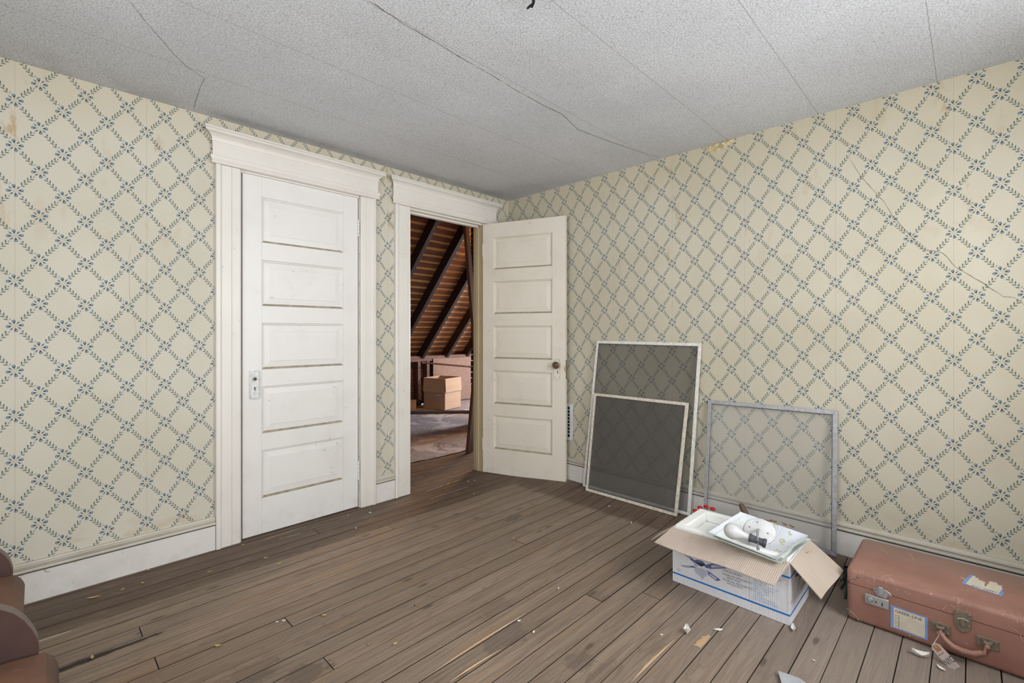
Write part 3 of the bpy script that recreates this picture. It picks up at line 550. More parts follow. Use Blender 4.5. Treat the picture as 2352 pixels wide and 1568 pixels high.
for z0, z1 in ((1.785, 1.895), (.185, .309)):
    O = Vector((-1.402, -.004, 0)); hg = MB().tube([O+Vector((0, 0, z0+.006)), O+Vector((0, 0, z1-.006))], .0058, 10).build('hinge', M['paint_door'], d1, smooth=True)
    for k in range(1, 5):
        z = z0+(z1-z0)*k/5; MB().tube([O+Vector((0, 0, z-.0008)), O+Vector((0, 0, z+.0008))], .0061, 10).build('knuckle_gap', M['groove'], hg)
    for z in (z0, z1-.006): MB().lathe([(.003, 0), (.0065, .001), (.0065, .005), (.002, .006)], Matrix.Translation(O+Vector((0, 0, z))), 10).build('finial', M['paint_door'], hg)
for z0 in (1.78, .19):
    O = T2(0, .004, 0)+nv*.0; MB().tube([O+Vector((0, 0, z0)), O+Vector((0, 0, z0+.1))], .006, 8).build('hinge', M['paint_open_door'], d2)
# air register on the right wall
vt = thing('air_register', 'white metal air register with dark slots on the papered wall', 'vent', (-.001, -.625, .46))
m = MB(); y0, y1, z0, z1 = -.555, -.700, .322, .606
for b in ((-.008, -.001, y1, y1+.028, z0, z1), (-.008, -.001, y0-.028, y0, z0, z1), (-.008, -.001, y1+.028, y0-.028, z0, z0+.024), (-.008, -.001, y1+.028, y0-.028, z1-.024, z1)): m.box(*b)
m.build('frame', M['white_metal'], vt, bevel=.002); MB().box(-.002, -.001, y1+.02, y0-.02, z0+.02, z1-.02).build('duct', M['black'], vt)
for k in range(8):
    z = z0+.024+(z1-z0-.048)*(k+1)/9; MB().box(-.007, -.0025, y1+.027, y0-.027, z-.0028, z+.0028).build('louvre', M['white_metal'], vt)
for k in range(3): MB().box(-.0065, -.0025, y1+.028+.022*(k+1), y1+.031+.022*(k+1), z0+.02, z1-.02).build('bar', M['white_metal'], vt)
# ================================================================== THINGS
# ---- window screens leaning on the right wall
def screen(name, label, BL, BR, TL, TR, fw, mf, mw, depth=.010, bar=None):
    base = (BL+BR)/2; t = thing(name, label, 'window screen', base, 'window screens leaning on the wall')
    nrm = (TL-BL).cross(BR-BL).normalized(); 
    if nrm.x > 0: nrm = -nrm
    U = (BR-BL).normalized(); 
    def P(a, b): return (BL.lerp(BR, a)).lerp(TL.lerp(TR, a), b)
    wd = (BR-BL).length; hg = (TL-BL).length; ea, eb = fw/wd, fw/hg
    def strip(nm, c):
        m = MB(); q = [P(*c_) for c_ in c]; k = nrm*depth; inner = []
        m.add(q+[p+k for p in q], [(0, 1, 2, 3), (4, 7, 6, 5), (0, 4, 5, 1), (1, 5, 6, 2), (2, 6, 7, 3), (3, 7, 4, 0)]); o = m.build(nm, mf, t, bevel=.0015)
        # raised lip along the strip
        return o
    strip('frame_rail', [(0, 0), (1, 0), (1-ea, eb), (ea, eb)]); strip('frame_rail', [(0, 1), (ea, 1-eb), (1-ea, 1-eb), (1, 1)])
    strip('frame_stile', [(0, 0), (ea, eb), (ea, 1-eb), (0, 1)]); strip('frame_stile', [(1, 0), (1, 1), (1-ea, 1-eb), (1-ea, eb)])
    m = MB(); q = [P(ea*.9, eb*.9), P(1-ea*.9, eb*.9), P(1-ea*.9, 1-eb*.9), P(ea*.9, 1-eb*.9)]; m.add([p+nrm*depth*.35 for p in q], [(0, 1, 2, 3)]); m.build('wire_mesh', mw, t)
    def sp(nm, c, off):
        m = MB(); q = [P(*c_)+nrm*depth*off for c_ in c]; m.add(q, [(0, 1, 2, 3)]); return q, m
    for c in (((ea, eb), (1-ea, eb)), ((ea, 1-eb), (1-ea, 1-eb)), ((ea, eb), (ea, 1-eb)), ((1-ea, eb), (1-ea, 1-eb))):
        MB().tube([P(*c[0])+nrm*depth*.7, P(*c[1])+nrm*depth*.7], .0022, 6).build('spline', M['rubber'], t)
    if bar:
        m = MB(); q = [P(.5*ea, bar), P(1-.5*ea, bar), P(1-.5*ea, bar+.012), P(.5*ea, bar+.012)]; m.add(q+[p+nrm*depth for p in q], [(0, 1, 2, 3), (4, 7, 6, 5), (0, 4, 5, 1), (1, 5, 6, 2), (2, 6, 7, 3), (3, 7, 4, 0)]); m.build('frame_rail', mf, t)
    return t
def on_floor(px, py, X): return Vector((X, PX(px, py, X).y, zf(X)+.001))
TL = PX(1372, 782, -.012); TR = PX(1612, 788, -.012)
screen('window_screen', 'tall white-framed window screen leaning on the wall behind the coarse mesh screen', on_floor(1340, 1125, -.062), on_floor(1586, 1182, -.062), TL, TR, .020, M['frame_white'], M['wire_dark'])
bl = PZ(1347, 1131, .016); br = PZ(1556, 1190, .016); bl.x = br.x = -.118; bl.y = PX(1347, 1131, -.118).y; br.y = PX(1556, 1190, -.118).y; bl.z = br.z = zf(-.118)+.001
screen('window_screen', 'cream-framed coarse mesh window screen propped in front of the tall screen', bl, br, PX(1366, 902, -.052), PX(1583, 925, -.052), .019, M['frame_cream'], M['wire_coarse'], .012)
screen('window_screen', 'wide grey aluminium window screen with pale mesh leaning behind the fan box', on_floor(1616, 1190, -.060), on_floor(1922, 1272, -.060), PX(1628, 918, -.012), PX(1924, 943, -.012), .021, M['frame_grey'], M['wire_light'])
# ---- ceiling-fan box
BX = thing('fan_box', 'white cardboard ceiling fan box with blue stripes and open brown flaps', 'box', (-.668, -2.134, 0))
x0, x1, y0, y1, hb = -.816, -.520, -2.375, -1.892, .250; tk = .004
MB().box(x0, x0+tk, y0, y1, .001, hb).build('front_wall', M['box_white'], BX); MB().box(x1-tk, x1, y0, y1, .001, hb).build('back_wall', M['box_white'], BX)
MB().box(x0+tk, x1-tk, y0, y0+tk, .001, hb).build('end_wall', M['box_white_end'], BX); MB().box(x0+tk, x1-tk, y1-tk, y1, .001, hb).build('end_wall', M['box_white_end'], BX)
MB().box(x0+tk, x1-tk, y0+tk, y1-tk, .001, .006).build('bottom', M['kraft_core'], BX)
def flap(nm, h0, h1, o1, o0, mat):
    nrm = (h1-h0).cross(o0-h0).normalized(); 
    if nrm.z < 0: nrm = -nrm
    N = 8; m = MB(); vs = []; 
    for j in range(3):
        for i in range(N+1):
            a = i/N; p = h0.lerp(h1, a).lerp(o0.lerp(o1, a), j/2)+nrm*(.004*math.sin(a*9+j)*(j/2)); vs.append(p)
    k = len(vs); vs += [v-nrm*.0035 for v in vs]; fs = []
    for j in range(2):
        for i in range(N): q = (j*(N+1)+i, j*(N+1)+i+1, (j+1)*(N+1)+i+1, (j+1)*(N+1)+i); fs += [q, tuple(k+c for c in q[::-1])]
    rim = [i for i in range(N+1)]+[(N+1)*j+N for j in (1, 2)]+[2*(N+1)+i for i in range(N-1, -1, -1)]+[(N+1)]
    for i in range(len(rim)): a, b = rim[i], rim[(i+1) % len(rim)]; fs.append((a, b, k+b, k+a))
    m.add(vs, fs, 0); m.build(nm, mat, BX)
def solve(px, py, hx=None, hy=None, L=.148, hz=.25, lo=.02, hi=.42):
    best = None
    for i in range(400):
        z = lo+(hi-lo)*i/399; p = PZ(px, py, z); d = math.hypot((p.x-hx) if hx is not None else (p.y-hy), z-hz); e = abs(d-L)
        if best is None or e < best[0]: best = (e, p)
    return best[1]
fo0 = PZ(1503, 1246, .213); fo1 = PZ(1777, 1342, .213)
flap('flap', Vector((x0, y1, hb)), Vector((x0, y0, hb)), fo1, fo0, M['kraft_flap'])
eo0 = PZ(1885, 1376, .145); eo1 = PZ(1940, 1308, .160)
flap('flap', Vector((x0, y0, hb)), Vector((x1, y0, hb)), eo1, eo0, M['kraft_end'])
flap('flap', Vector((x1, y0, hb)), Vector((x1, y1, hb)), Vector((x1+.135, y1-.005, hb-.055)), Vector((x1+.135, y0-.01, hb-.05)), M['kraft_flap'])
flap('flap', Vector((x1, y1, hb)), Vector((x0, y1, hb)), Vector((x0-.030, y1+.095, hb-.075)), Vector((x1, y1+.10, hb-.09)), M['kraft_end'])
# print on the box: stripes, fan picture, wording
XF = x0-.0008; YF = y0-.0008
def fp(zx, zy, dx=0.): return PX(1540+zx/13.07, 1250+zy/13.07, XF-dx)
for z in (.037, .186):
    m = MB(); m.poly([(XF, y0, z), (XF, y1, z), (XF, y1, z+.007), (XF, y0, z+.007)]); m.poly([(x0, YF, z), (x1, YF, z), (x1, YF, z+.007), (x0, YF, z+.007)]); m.build('stripe', M['print_blue'], BX)
fan = MB(); 
for P in ([(225, 150), (380, 190), (740, 490), (760, 570), (700, 540)], [(295, 615), (430, 630), (700, 645), (790, 690), (690, 695), (520, 692), (400, 672)], [(1000, 620), (1300, 560), (1420, 580), (1760, 715), (1200, 732), (1060, 700)], [(1030, 765), (1110, 780), (1460, 1030), (1500, 1070), (1440, 1092), (1370, 1087), (1130, 910), (1090, 820)], [(720, 470), (800, 455), (960, 505), (1050, 590), (1020, 650), (860, 640), (760, 560)], [(700, 560), (760, 600), (830, 660), (780, 650), (720, 600)], [(960, 975), (985, 970), (980, 1040), (965, 1030)], [(905, 940), (925, 940), (922, 1060)]): fan.poly([fp(*p) for p in P])
fan = fan.build('fan_picture', M['print_fan'], BX)
gl = MB(); gl.poly([fp(*p, .0003) for p in [(690, 690), (830, 690), (1000, 740), (1120, 800), (1130, 905), (1060, 960), (980, 985), (860, 940), (740, 830)]]); gl.build('glass_shades', M['print_fan_light'], fan)
for P in ([(320, 190), (390, 225), (620, 430), (580, 430)], [(370, 637), (600, 655), (600, 680), (430, 665)], [(1215, 640), (1290, 610), (1610, 682), (1230, 697)], [(1145, 880), (1200, 880), (1420, 1030), (1340, 1050)]):
    inn = MB(); inn.poly([fp(*p, .0003) for p in P]); inn.build('blade_inlay', M['print_fan_light'], fan)
hub = MB(); hub.poly([fp(*p, .0004) for p in [(760, 520), (850, 560), (1000, 580), (1010, 610), (940, 670), (850, 620), (770, 570)]]); hub.poly([fp(*p, .0004) for p in [(845, 395), (910, 395), (935, 415), (895, 480), (875, 420)]]); hub.build('motor_hub', M['print_dark'], fan)
def ring(nm, C_, R, U, r, mat, parent):
    m = MB(); n = 20; a = [C_+(R*math.cos(2*math.pi*k/n)+U*math.sin(2*math.pi*k/n))*r for k in range(n)]; b = [C_+(R*math.cos(2*math.pi*k/n)+U*math.sin(2*math.pi*k/n))*r*.86 for k in range(n)]
    m.add(a+b, [(k, (k+1) % n, n+(k+1) % n, n+k) for k in range(n)]); m.build(nm, mat, parent)
RT, UP = Vector((0, -1, 0)), Vector((0, 0, 1)); XT = XF-.0004
ring('seal_ring', fp(250, 765), RT, UP, .0075, M['print_text'], BX); text('UL', .006, fp(250, 765)-RT*.0036-UP*.002, RT, UP, M['print_text'], 'lettering', BX)
ring('seal_ring', Vector((x0+.022, YF, .085)), Vector((1, 0, 0)), UP, .0075, M['print_text'], BX); text('UL', .006, (x0+.0184, YF, .083), (1, 0, 0), UP, M['print_text'], 'lettering', BX)
def bt(s_, px, py, size, mat): text(s_, size, PX(px, py, XT), RT, UP, M[mat], 'lettering', BX)
for i, (s_, ind, size) in enumerate((('FINISH IN THIS BOX', 0, .0088), ('MODEL NO. MD5222BCATL', 0, .0098), ('BRIGHT BRASS', .018, .0086), ('MODEL NO. MD5224BCATL', 0, .0098), ('ANTIQUE BRASS', .018, .0086))):
    text(s_, size, (XT, -2.118-ind, (.128, .112, .1015, .089, .0785)[i]), RT, UP, M['print_text'], 'lettering', BX)
text('52" Dual Mount Ceiling Fan', .0118, (XT, -2.232, .164), RT, UP, M['print_cyan'], 'lettering', BX, xs=.86)
for i, s_ in enumerate(('FEATURES:', '• Superb motor pull', '   chain operation', '• Reversible for summer and', '   winter energy savings', '• Light kit included', '• Easy quick mount', '   installation', '• Hand crafted accessory', '• Four oak reversible blades')):
    text(s_, .0094, (XT, -2.235, .150-.0104*i), RT, UP, M['print_cyan'], 'lettering', BX, xs=.92)
m = MB(); yl, yr, zb, zt = -2.226, -2.366, .052, .178
for (a, b, c_, d_) in ((yl, yl-.0009, zb, zt), (yr, yr+.0009, zb, zt), (yl, yr, zb, zb+.0009), (yl, yr, zt, zt+.0009)): m.poly([(XF, a, c_), (XF, b, c_), (XF, b, d_), (XF, a, d_)])
m.build('print_rule', M['print_rule'], BX)
ef = MB()
for P in ([(.075, .165), (.135, .150), (.140, .160), (.078, .178)], [(.100, .085), (.150, .140), (.158, .150), (.148, .150)], [(.145, .135), (.175, .130), (.190, .150), (.170, .165), (.145, .160)], [(.180, .150), (.225, .155), (.225, .163), (.180, .160)]): ef.poly([(x0+p[0], YF, p[1]) for p in P])
ef.build('fan_picture', M['print_fan'], BX)
text('52" CEILING FAN', .011, (x0+.165, YF, .085), (1, 0, 0), UP, M['print_text'], 'lettering', BX)
# packing foam
FO = thing('foam_tray', 'white styrofoam packing tray filling the fan box', 'packing foam', (-.668, -2.134, .10))
xi0, xi1, yi0, yi1 = x0+.007, x1-.007, y0+.007, y1-.007; zt = .262
m = MB(); m.box(xi0, xi1, yi0, yi1, .10, .215); m.build('tray_floor', M['foam'], FO)
for b in ((xi0, xi0+.030, yi0, yi1), (xi1-.030, xi1, yi0, yi1), (xi0+.03, xi1-.03, yi1-.045, yi1), (xi0+.03, xi1-.03, yi0, yi0+.035), (xi0+.03, xi1-.03, -2.10, -2.06)): MB().box(b[0], b[1], b[2], b[3], .2145, zt if b[3] != -2.06 else .240).build('tray_rim', M['foam'], FO, bevel=.006, seg=3)
# square glass shade lying in the tray, lamp fitting and bulb on it
cL, cT, cR, cB = PZ(1626, 1222, .298), PZ(1701, 1175, .318), PZ(1856, 1229, .300), PZ(1784, 1283, .272)
def dish(c, sag, th, n=14):
    m = MB(); top = []
    for j in range(n+1):
        for i in range(n+1):
            u, v = i/n, j/n; p = c[0].lerp(c[1], u).lerp(c[3].lerp(c[2], u), v); uu, vv = 2*u-1, 2*v-1
            d = (1-.55*(uu*uu+vv*vv)*.9)*sag; d = sag*(1-max(uu*uu, vv*vv))**.8*1.; p = p-Vector((0, 0, 1))*d; top.append(p)
    k = len(top); vs = top+[p-Vector((0, 0, th)) for p in top]; fs = []; fm = []
    for j in range(n):
        for i in range(n): q = (j*(n+1)+i, j*(n+1)+i+1, (j+1)*(n+1)+i+1, (j+1)*(n+1)+i); fs.append(q); fs.append(tuple(k+a for a in q[::-1]))
    m.add(vs, fs, 0); rim = [i for i in range(n+1)]+[(n+1)*j+n for j in range(1, n+1)]+[n*(n+1)+i for i in range(n-1, -1, -1)]+[(n+1)*j for j in range(n-1, 0, -1)]; e = []
    for i in range(len(rim)): a, b = rim[i], rim[(i+1) % len(rim)]; e.append((a, b, k+b, k+a))
    m.f += e; m.mi += [1]*len(e); return m
cen = (cL+cT+cR+cB)/4
o = dish((cL, cT, cR, cB), .046, .004).build('glass_shade', [M['shade'], M['glass_edge']], None, smooth=True, loc=(cen.x, cen.y, .262)); tag(o, 'square curved glass lamp shade with olive print lying on the foam tray', 'lamp shade')
dn = Vector((-.004, -.016, -.010)); c2 = [cen+(p-cen)*.97+dn for p in (cL, cT, cR, cB)]
o = dish(c2, .044, .004).build('glass_shade', [M['frosted'], M['glass_edge']], None, smooth=True, loc=(cen.x, cen.y, .245)); tag(o, 'plain frosted glass lamp shade tucked beneath the printed shade', 'lamp shade')
lc = PZ(1743, 1218, .320); vd = (CAM-lc).normalized()
LF = thing('lamp_fitting', 'white round ceiling lamp base with black socket resting in the printed shade', 'lamp fitting', lc)
ax = (Vector((-.42, -.04, .62))).normalized(); K = Matrix.Translation(lc) @ Vector((0, 0, 1)).rotation_difference(ax).to_matrix().to_4x4()
MB().lathe([(.002, -.012), (.060, -.012), (.062, -.009), (.062, -.003), (.059, -.001), (.059, .002), (.0565, .005), (.053, .006), (.002, .006)], K, 36).build('canopy', M['white_metal'], LF, smooth=True)
for a in (0.4, 1.6, 2.9, 4.6): MB().lathe([(.0005, .0061), (.0030, .0061), (.0030, .0065), (.0005, .0065)], K @ Matrix.Translation((.036*math.cos(a), .036*math.sin(a), 0)), 10).build('screw_hole', M['rubber'], LF)
sk = PZ(1740, 1241, .330); sdir = (PZ(1757, 1247, .324)-PZ(1722, 1234, .334)).normalized(); KS = Matrix.Translation(sk) @ Vector((0, 0, 1)).rotation_difference(sdir).to_matrix().to_4x4()
MB().lathe([(.004, -.031), (.0155, -.031), (.0175, -.029), (.0175, -.024), (.0150, -.022), (.0140, -.012), (.0140, .012), (.0150, .018), (.0175, .020), (.0175, .029), (.0150, .031), (.004, .031)], KS, 20).build('socket', M['grey_plastic'], LF, smooth=True)
br0 = lc+ax*.006; m = MB(); br1 = PZ(1741, 1258, .306)
m.tube([br0, br0.lerp(sk, .5)+Vector((-.006, 0, .012)), sk+Vector((-.013, -.004, .012)), br1], .0052, 6); m.build('bracket', M['steel'], LF)
MB().lathe([(.001, 0), (.006, .001), (.006, .010), (.001, .011)], Matrix.Translation(br1+Vector((0, 0, -.008))), 8).build('finial', M['steel'], LF)
bd = -sdir; KB = Matrix.Translation(sk+bd*.031) @ Vector((0, 0, 1)).rotation_difference(bd).to_matrix().to_4x4()
bo = MB().lathe([(.002, -.012), (.012, -.010), (.0122, .002), (.0128, .012), (.0150, .022), (.0210, .034), (.0275, .046), (.0305, .057), (.0300, .068), (.0262, .079), (.0185, .088), (.0090, .093), (.001, .094)], KB, 28).build('light_bulb', M['glow_bulb'], None, smooth=True, loc=sk+bd*.05); tag(bo, 'white frosted light bulb screwed into the black socket', 'light bulb')
# dry leaves and scraps on the box
def flake(name, label, cat, p, L, W_, ang, mat, curl=.35, group=None, base=0.):
    m = MB(); n = 5; vs = []; pr = [.12, .75, 1., .7, .1]
    for i in range(n):
        u = i/(n-1)-.5
        for s_ in (-1, 0, 1):
            vs.append(Vector((u*L, s_*W_*.5*pr[i]*random.uniform(.8, 1.15), W_*curl*(s_*s_*.7+u*u*2.2)+.0006)))
    fs = [(i*3+k, (i+1)*3+k, (i+1)*3+k+1, i*3+k+1) for i in range(n-1) for k in range(2)]
    R = Matrix.Translation(p) @ Matrix.Rotation(ang, 4, 'Z'); vs2 = [R @ v for v in vs]; k = len(vs2); vs2 += [v+Vector((0, 0, -.0005)) for v in vs2]; fs += [tuple(k+a for a in f[::-1]) for f in fs]
    m.add(vs2, fs); o = m.build(name, mat, None, smooth=True, loc=p); return tag(o, label, cat, group)
for q, z in (((1764, 1197), .235), ((1777, 1198), .232), ((1802, 1205), .227), ((1818, 1210), .226)): flake('dry_leaf', 'dry brown leaf scrap lying on the rear flap of the fan box', 'leaf', PZ(*q, z), .030, .012, random.uniform(-2.2, -1.2), M['leaf_brown'], .5, 'leaf scraps on the rear flap')
for q, z in (((1827, 1252), .266), ((1835, 1247), .266), ((1843, 1241), .266)): flake('dry_leaf', 'tan dried flower scrap on the end rim of the foam tray', 'leaf', PZ(*q, z), .020, .010, random.uniform(0, 3), M['leaf_dry'], .8, 'dried scraps on the foam rim')
pl = PZ(1848, 1270, .235); flake('dry_leaf', 'pale folded dry leaf on the sloping end flap of the fan box', 'leaf', pl, .036, .010, -.75, M['leaf_dry'], .6)
# objects tucked between box and wall
rc = PX(1615, 1172, -.24); RF = thing('red_faucet_handle', 'red petal-shaped plastic wheel handle behind the fan box', 'handle', (rc.x, rc.y, rc.z-.05))
for q in ((1597, 1172), (1608, 1165), (1622, 1163), (1637, 1168), (1628, 1176), (1604, 1180)):
    p = PX(*q, X=-.24); m = MB(); Kp = Matrix.Translation(p) @ Matrix.Rotation(math.atan2(p.z-rc.z, -(p.y-rc.y)), 4, 'X'); m.lathe([(.001, -.011), (.009, -.009), (.0125, -.002), (.011, .006), (.004, .010), (.001, .0105)], Matrix.Translation(p) @ Matrix.Diagonal((1, 1.25, .8, 1)), 12); m.build('petal', M['red'], RF, smooth=True)
MB().tube([(rc.x+.004, rc.y, .002+zf(rc.x)), (rc.x+.004, rc.y, rc.z)], .011, 10).build('stem', M['steel'], RF); MB().lathe([(.03, .001+zf(rc.x)), (.03, .012+zf(rc.x)), (.012, .016+zf(rc.x))], Matrix.Translation((rc.x+.004, rc.y, 0)), 14).build('base', M['steel'], RF)
pts = [PX(1727, 1205, -.19), PX(1717, 1188, -.17), PX(1708, 1170, -.15), PX(1703, 1160, -.145), PX(1701, 1155, -.143)]; low = Vector((-.26, pts[0].y-.06, zf(-.26)+.016))
m = MB(); m.tube([low, low.lerp(pts[0], .5)]+pts, [.013, .014, .0165, .0150, .0165, .0150, .007], 12); o = m.build('tool_handle', M['handle_wood'], None, smooth=True, loc=low); tag(o, 'worn brown wooden tool handle sticking up behind the fan box', 'tool')
# green tree stand between box and suitcase
gp = PZ(1945, 1322, .0); GS = thing('tree_stand', 'dark green metal tree stand beside the suitcase', 'stand', (-.36, -2.47, 0))
gx, gy = -.33, -2.488
for a in (.25, 1.82, 3.39, 4.96):
    q = Vector((gx+.11*math.cos(a), gy+.024*math.sin(a), .004)); MB().tube([Vector((gx, gy, .075)), Vector((gx, gy, .045)).lerp(q, .55), q], .005, 6).build('leg', M['green_dark'], GS)
MB().lathe([(.018, .03), (.020, .035), (.020, .095), (.017, .095), (.017, .035)], Matrix.Translation((gx, gy, 0)), 14).build('collar', M['green_dark'], GS)
MB().tube([Vector((gx-.10, gy+.012, .07)), Vector((gx, gy, .078)), Vector((gx+.12, gy+.0, .085))], .004, 6).build('cross_rod', M['green_dark'], GS)
# ---- suitcase
S = thing('suitcase', 'old reddish-brown suitcase with metal latches and a shipping label', 'suitcase', (-.40, -2.85, 0))
sx0, sx1, sy0, sy1 = -.600, -.205, -3.175, -2.523
def rounded(name, z0, z1, top, mat, bul=0.):
    m = MB(); n = 5; r = .022; out = []
    for cx_, cy_, a0 in ((sx1-r, sy1-r, 0), (sx0+r, sy1-r, 90), (sx0+r, sy0+r, 180), (sx1-r, sy0+r, 270)):
        for k in range(n): a = math.radians(a0+90*k/(n-1)); out.append((cx_, cy_, math.cos(a), math.sin(a)))
    prof = [(r, z0)] if not top else [(r, z0)]; rings = []
    er = .016
    if top: prof = [(r, z0), (r, z1-er)]+[(r-er+er*math.cos(a), z1-er+er*math.sin(a)) for a in (math.radians(q) for q in (22, 45, 68, 90))]
    else: prof = [(r-er+er*math.cos(a), z0+er-er*math.sin(a)) for a in (math.radians(q) for q in (90, 60, 30))]+[(r, z0+er), (r, z1)]
    vs = []; k = len(out)
    for rr_, z in prof: vs += [(cx_+ca*rr_, cy_+sa*rr_, z) for cx_, cy_, ca, sa in out]
    fs = [(i*k+a, i*k+(a+1) % k, (i+1)*k+(a+1) % k, (i+1)*k+a) for i in range(len(prof)-1) for a in range(k)]+[tuple(range(k)), tuple((len(prof)-1)*k+a for a in range(k))]
    m.add(vs, fs); return m.build(name, mat, S, smooth=True)
rounded('base_shell', .003, .146, False, M['suitcase']); rounded('lid', .1485, .206, True, M['suitcase']); m = MB().box(sx0+.006, sx1-.006, sy0+.006, sy1-.006, .14, .155); m.build('lining', M['black'], S)
XS = sx0
def sbox(nm, ya, yb, za, zb, d, mat, par=S, bev=.0015, d0=0.): return MB().box(XS-d, XS-d0+.001, yb, ya, za, zb).build(nm, mat, par, bevel=bev)
def rivet(par, y, z, r=.005, d0=0., mat='brass_old'):
    Kr = Matrix.Translation((XS-d0, y, z)) @ Matrix.Rotation(-math.pi/2, 4, 'Y'); MB().lathe([(r, -.001), (r, .0006), (r*.75, .0022), (r*.3, .0030), (.0003, .0031)], Kr, 10).build('rivet', M[mat], par, smooth=True)
for y, z in ((-2.536, .165), (-2.552, .171), (-2.562, .182), (-2.535, .030), (-2.562, .012), (-2.718, .018)): rivet(S, y, z, .0045)
rb = Vector((XS-.0006, 0, 0)); m = MB(); P = [(-2.5245, .042), (-2.533, .041), (-2.545, .032), (-2.572, .006), (-2.572, .0055), (-2.5440, .031), (-2.5325, .0398), (-2.5245, .0408)]; m.poly([(XS-.0006, a, b) for a, b in P]); m.build('corner_stitching', M['string'], S)
lk = sbox('lock_plate', -2.583, -2.658, .0895, .128, .006, M['steel'], bev=.003)
Kb = Matrix.Translation((XS-.006, -2.601, .1105)) @ Matrix.Rotation(-math.pi/2, 4, 'Y'); MB().lathe([(.0105, 0), (.0105, .001), (.008, .0045), (.0003, .0058)], Kb, 18).build('slide_button', M['steel'], lk, smooth=True)
Kb = Matrix.Translation((XS-.006, -2.619, .1075)) @ Matrix.Rotation(-math.pi/2, 4, 'Y'); MB().lathe([(.004, 0), (.004, .0008), (.0003, .0009)], Kb, 12).build('keyhole', M['brass'], lk)
MB().box(XS-.0066, XS-.005, -2.6395, -2.6365, .098, .112).build('slot', M['black'], lk)
hp_ = MB(); P = [(-2.610, .158), (-2.620, .162), (-2.634, .165), (-2.650, .163), (-2.664, .155), (-2.667, .146), (-2.656, .143), (-2.650, .132), (-2.622, .132), (-2.617, .143), (-2.610, .149)]; hp_.prism(P, lambda p, a: (a, p[0], p[1]), XS-.0055, XS+.001); hp_ = hp_.build('hasp', M['steel'], S, bevel=.001)
MB().box(XS-.013, XS-.004, -2.641, -2.626, .138, .172).build('hasp_loop', M['steel'], hp_, bevel=.003); rivet(hp_, -2.616, .1545, .0035, .0055); rivet(hp_, -2.659, .1515, .0035, .0055)
cl = MB(); P = [(-2.840, .166), (-2.846, .172), (-2.876, .172), (-2.884, .166), (-2.884, .128)]+[(-2.862+.022*math.cos(math.radians(a)), .120+.026*math.sin(math.radians(a))) for a in range(180+20, 360, 20)][::1]+[(-2.840, .128)]
P = [(-2.840, .166), (-2.846, .172), (-2.876, .172), (-2.884, .166), (-2.884, .125), (-2.880, .110), (-2.872, .100), (-2.862, .096), (-2.852, .100), (-2.844, .110), (-2.840, .125)]
cl.prism(P, lambda p, a: (a, p[0], p[1]), XS-.0045, XS+.001); cl = cl.build('centre_latch', M['brass_old'], S, bevel=.001)
MB().box(XS-.012, XS-.004, -2.870, -2.855, .118, .148).build('latch_lever', M['brass_old'], cl, bevel=.004); MB().tube([(XS-.010, -2.876, .144), (XS-.012, -2.862, .150), (XS-.010, -2.849, .144)], .0025, 8).build('latch_bail', M['steel'], cl)
for y, z in ((-2.848, .163), (-2.877, .163), (-2.848, .124), (-2.877, .124), (-2.862, .102)): rivet(cl, y, z, .0035, .0045)
for ya in (-2.775, -2.895):
    b = sbox('handle_bracket', ya, ya-.056, .068, .104, .004, M['brass_old'], bev=.0012); MB().tube([(XS-.003, ya-.018, .092), (XS-.013, ya-.022, .092), (XS-.015, ya-.028, .092), (XS-.013, ya-.034, .092), (XS-.003, ya-.038, .092)], .006, 8).build('bracket_loop', M['brass_old'], b)
    for dy in (-.008, -.048):
        for dz in (.076, .096): rivet(b, ya+dy, dz, .003, .004)
hpth = [Vector((XS-.012, -2.803, .094)), Vector((XS-.018, -2.805, .078)), Vector((XS-.024, -2.815, .062)), Vector((XS-.028, -2.835, .048)), Vector((XS-.029, -2.862, .043)), Vector((XS-.028, -2.890, .047)), Vector((XS-.024, -2.912, .060)), Vector((XS-.018, -2.922, .078)), Vector((XS-.012, -2.923, .094))]
MB().tube(hpth, [.006, .0075, .009, .0105, .011, .0105, .009, .0075, .006], 12).build('handle', M['suitcase'], S, smooth=True)
# shipping labels
XL = XS-.0007
lab = MB(); lab.poly([(XL, -2.663, .0285), (XL, -2.769, .024), (XL, -2.769, .108), (XL, -2.663, .113)]); lab = tag(lab.build('shipping_label', M['label_blue'], S), 'blue-bordered cream GREEK LINE label')
m = MB(); m.poly([(XL-.0003, -2.672, .033), (XL-.0003, -2.761, .029), (XL-.0003, -2.761, .103), (XL-.0003, -2.672, .107)]); m.build('label_field', M['label_cream'], lab)
text('GREEK LINE', .0150, (XL-.0006, -2.676, .0905), (0, -1, -.03), UP, M['ink'], 'lettering', lab, xs=.98)
m = MB(); m.poly([(XL-.0006, -2.686, .034), (XL-.0006, -2.6875, .034), (XL-.0006, -2.6875, .083), (XL-.0006, -2.686, .083)])
for k in range(6): m.poly([(XL-.0006, -2.6745, .080-k*.008), (XL-.0006, -2.682-.002*(k % 2), .0798-k*.008), (XL-.0006, -2.682-.002*(k % 2), .0782-k*.008), (XL-.0006, -2.6745, .0784-k*.008)])
m.build('label_print', M['ink'], lab); m = MB()
for k in range(9): m.poly([(XL-.0006, -2.689, .0805-k*.0057), (XL-.0006, -2.758, .0775-k*.0057), (XL-.0006, -2.758, .0770-k*.0057), (XL-.0006, -2.689, .0800-k*.0057)])
m.build('label_rules', M['ink_rule'], lab)
def tz(zx, zy, z=.2066): p = PZ(2200+zx/13.07, 1280+zy/13.07, z); return (p.x, p.y, p.z)
